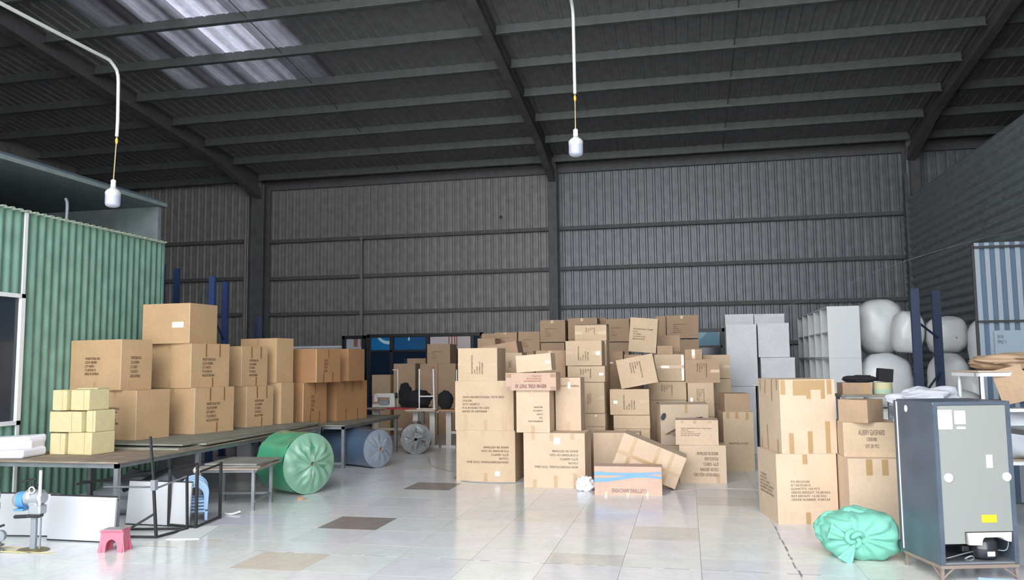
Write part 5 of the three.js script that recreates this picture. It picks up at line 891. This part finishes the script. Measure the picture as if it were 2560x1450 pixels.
{ // pipe rack with cardboard on top, behind the fridge; second frame at the frame edge
  const o = thing('pipe_shelf', 'white pipe shelf loaded with loose cardboard behind the fridge', 'shelf', [3.15, 0, -8.75], 8);
  for (const [x, z] of [[-0.42, 0.2], [0.42, 0.2], [-0.42, -0.25], [0.42, -0.25], [0.02, 0.22]]) part('post', bar([x, 0, z], [x, 1.55, z], 0.018), M.whitePaint, o);
  parts('top_rail', [bx(0.96, 0.035, 0.04, 0, 1.54, 0.2), bx(0.96, 0.035, 0.04, 0, 1.54, -0.25), bx(0.04, 0.035, 0.5, -0.46, 1.54, -0.03), bx(0.04, 0.035, 0.5, 0.46, 1.54, -0.03)], M.whitePaint, o);
  parts('lower_rail', [bx(0.9, 0.03, 0.03, 0, 1.2, 0.2), bx(0.9, 0.03, 0.03, 0, 0.7, 0.2)], M.whitePaint, o); part('shelf_board', bx(0.92, 0.015, 0.5, 0, 1.57, -0.03), tan, o); part('shelf_board', bx(0.9, 0.012, 0.4, 0, 0.717, -0.02), tan, o);
  const c = thing('cardboard_scraps', 'loose flattened cardboard heaped on the white pipe shelf', 'cardboard', [3.2, 1.58, -8.78], 4);
  part('heap', soft(0.46, 0.09, 0.26, (v) => 1 + 0.3 * N3(v.x * 2.2, v.y * 2, v.z * 2.2), 32), M.brown, c);
  [[0.0, 0.11, 0.02, 0.7, 0.4, 0.12, 0.1], [0.16, 0.075, 0.2, 0.6, 0.3, -0.06, 0.0]].forEach(([x, y, z, w, d, a, b]) => part('sheet', bx(w, 0.006, d, x, y + 0.02, z, b, 0.1, a), M.brown, c)); part('hanging_flap', bx(0.26, 0.006, 0.34, -0.2, -0.14, 0.27, 1.35, 0.2, 0.25), M.brown, c);
  const w = thing('white_sack', 'pale bulging sack on the rack beside the fridge', 'sack', [3.17, 0.723, -8.78], 8); part('sack', soft(0.33, 0.26, 0.15, (v) => 1 + 0.2 * N3(v.x * 2, v.y * 2, v.z * 2), 32), std('pale_sack', [0.5, 0.53, 0.58], { roughness: 0.7 }), w);
  const f = thing('grey_frame', 'grey square-tube frame at the fridge\'s far side', 'frame', [2.83, 0, -7.35], 12);
  for (const [x, z] of [[-0.22, 0.15], [0.4, 0.15], [-0.22, -0.3], [0.4, -0.3]]) part('post', bx(0.04, 1.08, 0.04, x, 0.54, z), M.pipe, f);
  parts('top_rail', [bx(0.66, 0.04, 0.04, 0.09, 1.1, 0.15), bx(0.66, 0.04, 0.04, 0.09, 1.1, -0.3), bx(0.04, 0.04, 0.45, -0.22, 1.1, -0.08), bx(0.04, 0.04, 0.45, 0.4, 1.1, -0.08)], M.pipe, f);
  const b = thing('blue_sheet', 'light blue plastic sheet bent on the floor in front of the fridge', 'sheet', [2.24, 0, -6.6], -8); part('sheet', [rbx(0.36, 0.012, 0.2, 0.005, 0, 0.006, 0), rbx(0.34, 0.008, 0.12, 0.003, 0, 0.03, -0.12, 0.4)], std('light_blue_sheet', [0.3, 0.45, 0.72], { roughness: 0.5 }), b);
}
{ // plastic bag and cables on the floor
  const o = thing('plastic_bag', 'crumpled white plastic bag beside the salmon carton', 'bag', [-1.36, 0, -10.78], 20); part('bag', soft(0.13, 0.11, 0.09, (v) => 1 + 0.45 * N3(v.x * 2.4, v.y * 2.4, v.z * 2.4) + 0.12 * N3(v.x * 7, v.y * 7, v.z * 7) - 0.3 * Math.max(0, v.y), 40), phy('white_film', [0.78, 0.8, 0.82], { roughness: 0.3, clearcoat: 0.5 }), o);
  const c = thing('floor_cable', 'thin dark cable trailing from the sewing tables to the corner stack', 'cable'); part('cable', tube([[-4.6, 0.005, -14], [-4.2, 0.005, -12.95], [-3.75, 0.005, -12.4], [-3.45, 0.005, -12.05], [-3.38, 0.005, -11.5], [-2.9, 0.005, -11.25], [-2.3, 0.005, -11.3]], 0.005, 60, 6), M.greyPaint, c);
  const d = thing('pale_cable', 'pale cable looping over the long leaning carton onto the floor', 'cable'); part('cable', tube([[-0.25, 0.005, -10.85], [0.0, 0.005, -11.0], [0.2, 0.005, -11.15], [0.5, 0.005, -11.2], [0.9, 0.005, -11.05], [1.0, 0.005, -10.2]], 0.005, 60, 6), std('pale_cable', [0.5, 0.45, 0.38]), d);
}
{ const o = thing('slack_wire', 'thin wire slung across the corner above the white rolls', 'wire'); part('wire', tube([[1.9, 2.75, -16.6], [2.6, 2.95, -16.2], [3.6, 3.35, -15.6], [4.8, 3.7, -15.2], [5.94, 3.92, -15]], 0.004, 40, 5), M.greyPaint, o); }
// ------------------------------------------------------------------ hanging bulbs, not lit
function bulb(label, x, y, z, hang, elbowY, lean) {
  const o = thing('hanging_bulb', label, 'lamp', [x, y, z]), fr = phy('frosted_cover', [0.4, 0.42, 0.52], { roughness: 0.35, transmission: 0.25, thickness: 0 });
  part('diffuser', lathe([[0, -0.001], [0.035, 0.002], [0.055, 0.012], [0.062, 0.03], [0.062, 0.105]], 32), fr, o); part('housing', lathe([[0.0625, 0.1], [0.064, 0.13], [0.05, 0.15], [0.028, 0.165], [0.02, 0.18], [0, 0.18]], 32), M.pvc, o);
  part('screw_cap', lathe([[0.02, 0.175], [0.022, 0.19], [0.02, 0.21], [0.022, 0.235], [0.012, 0.245], [0, 0.245]], 24), std('pale_socket', [0.5, 0.5, 0.48]), o);
  part('cord', bar([0, 0.24, 0], [lean * 0.6, hang, 0], 0.005, 6), std('tan_cord', [0.3, 0.24, 0.14]), o); part('cord_knot', soft(0.012, 0.03, 0.012, () => 1, 12, false).translate(lean * 0.6, hang - 0.04, 0), std('amber_tie', [0.5, 0.3, 0.03]), o);
  const e = elbowY - y; part('conduit', tube([[lean * 0.6, hang, 0], [lean, e - 0.5, 0.01], [lean, e - 0.14, 0.02], [lean, e - 0.06, 0.04], [lean, e, 0.14], [lean, e, 0.5], [lean, e, 3], [lean, e, -z + ZF - 0.1]], 0.0145, 120, 10, false, 0.2), M.pvc, o);
}
bulb('white hanging bulb on a bent conduit above the green wall', -4.86, 3.09, -6.0, 0.63, 4.36, 0.03);
bulb('white hanging bulb on a conduit in front of the steel column', -0.89, 3.49, -6.82, 0.56, 4.85, 0.0);

renderer.render(scene, camera);
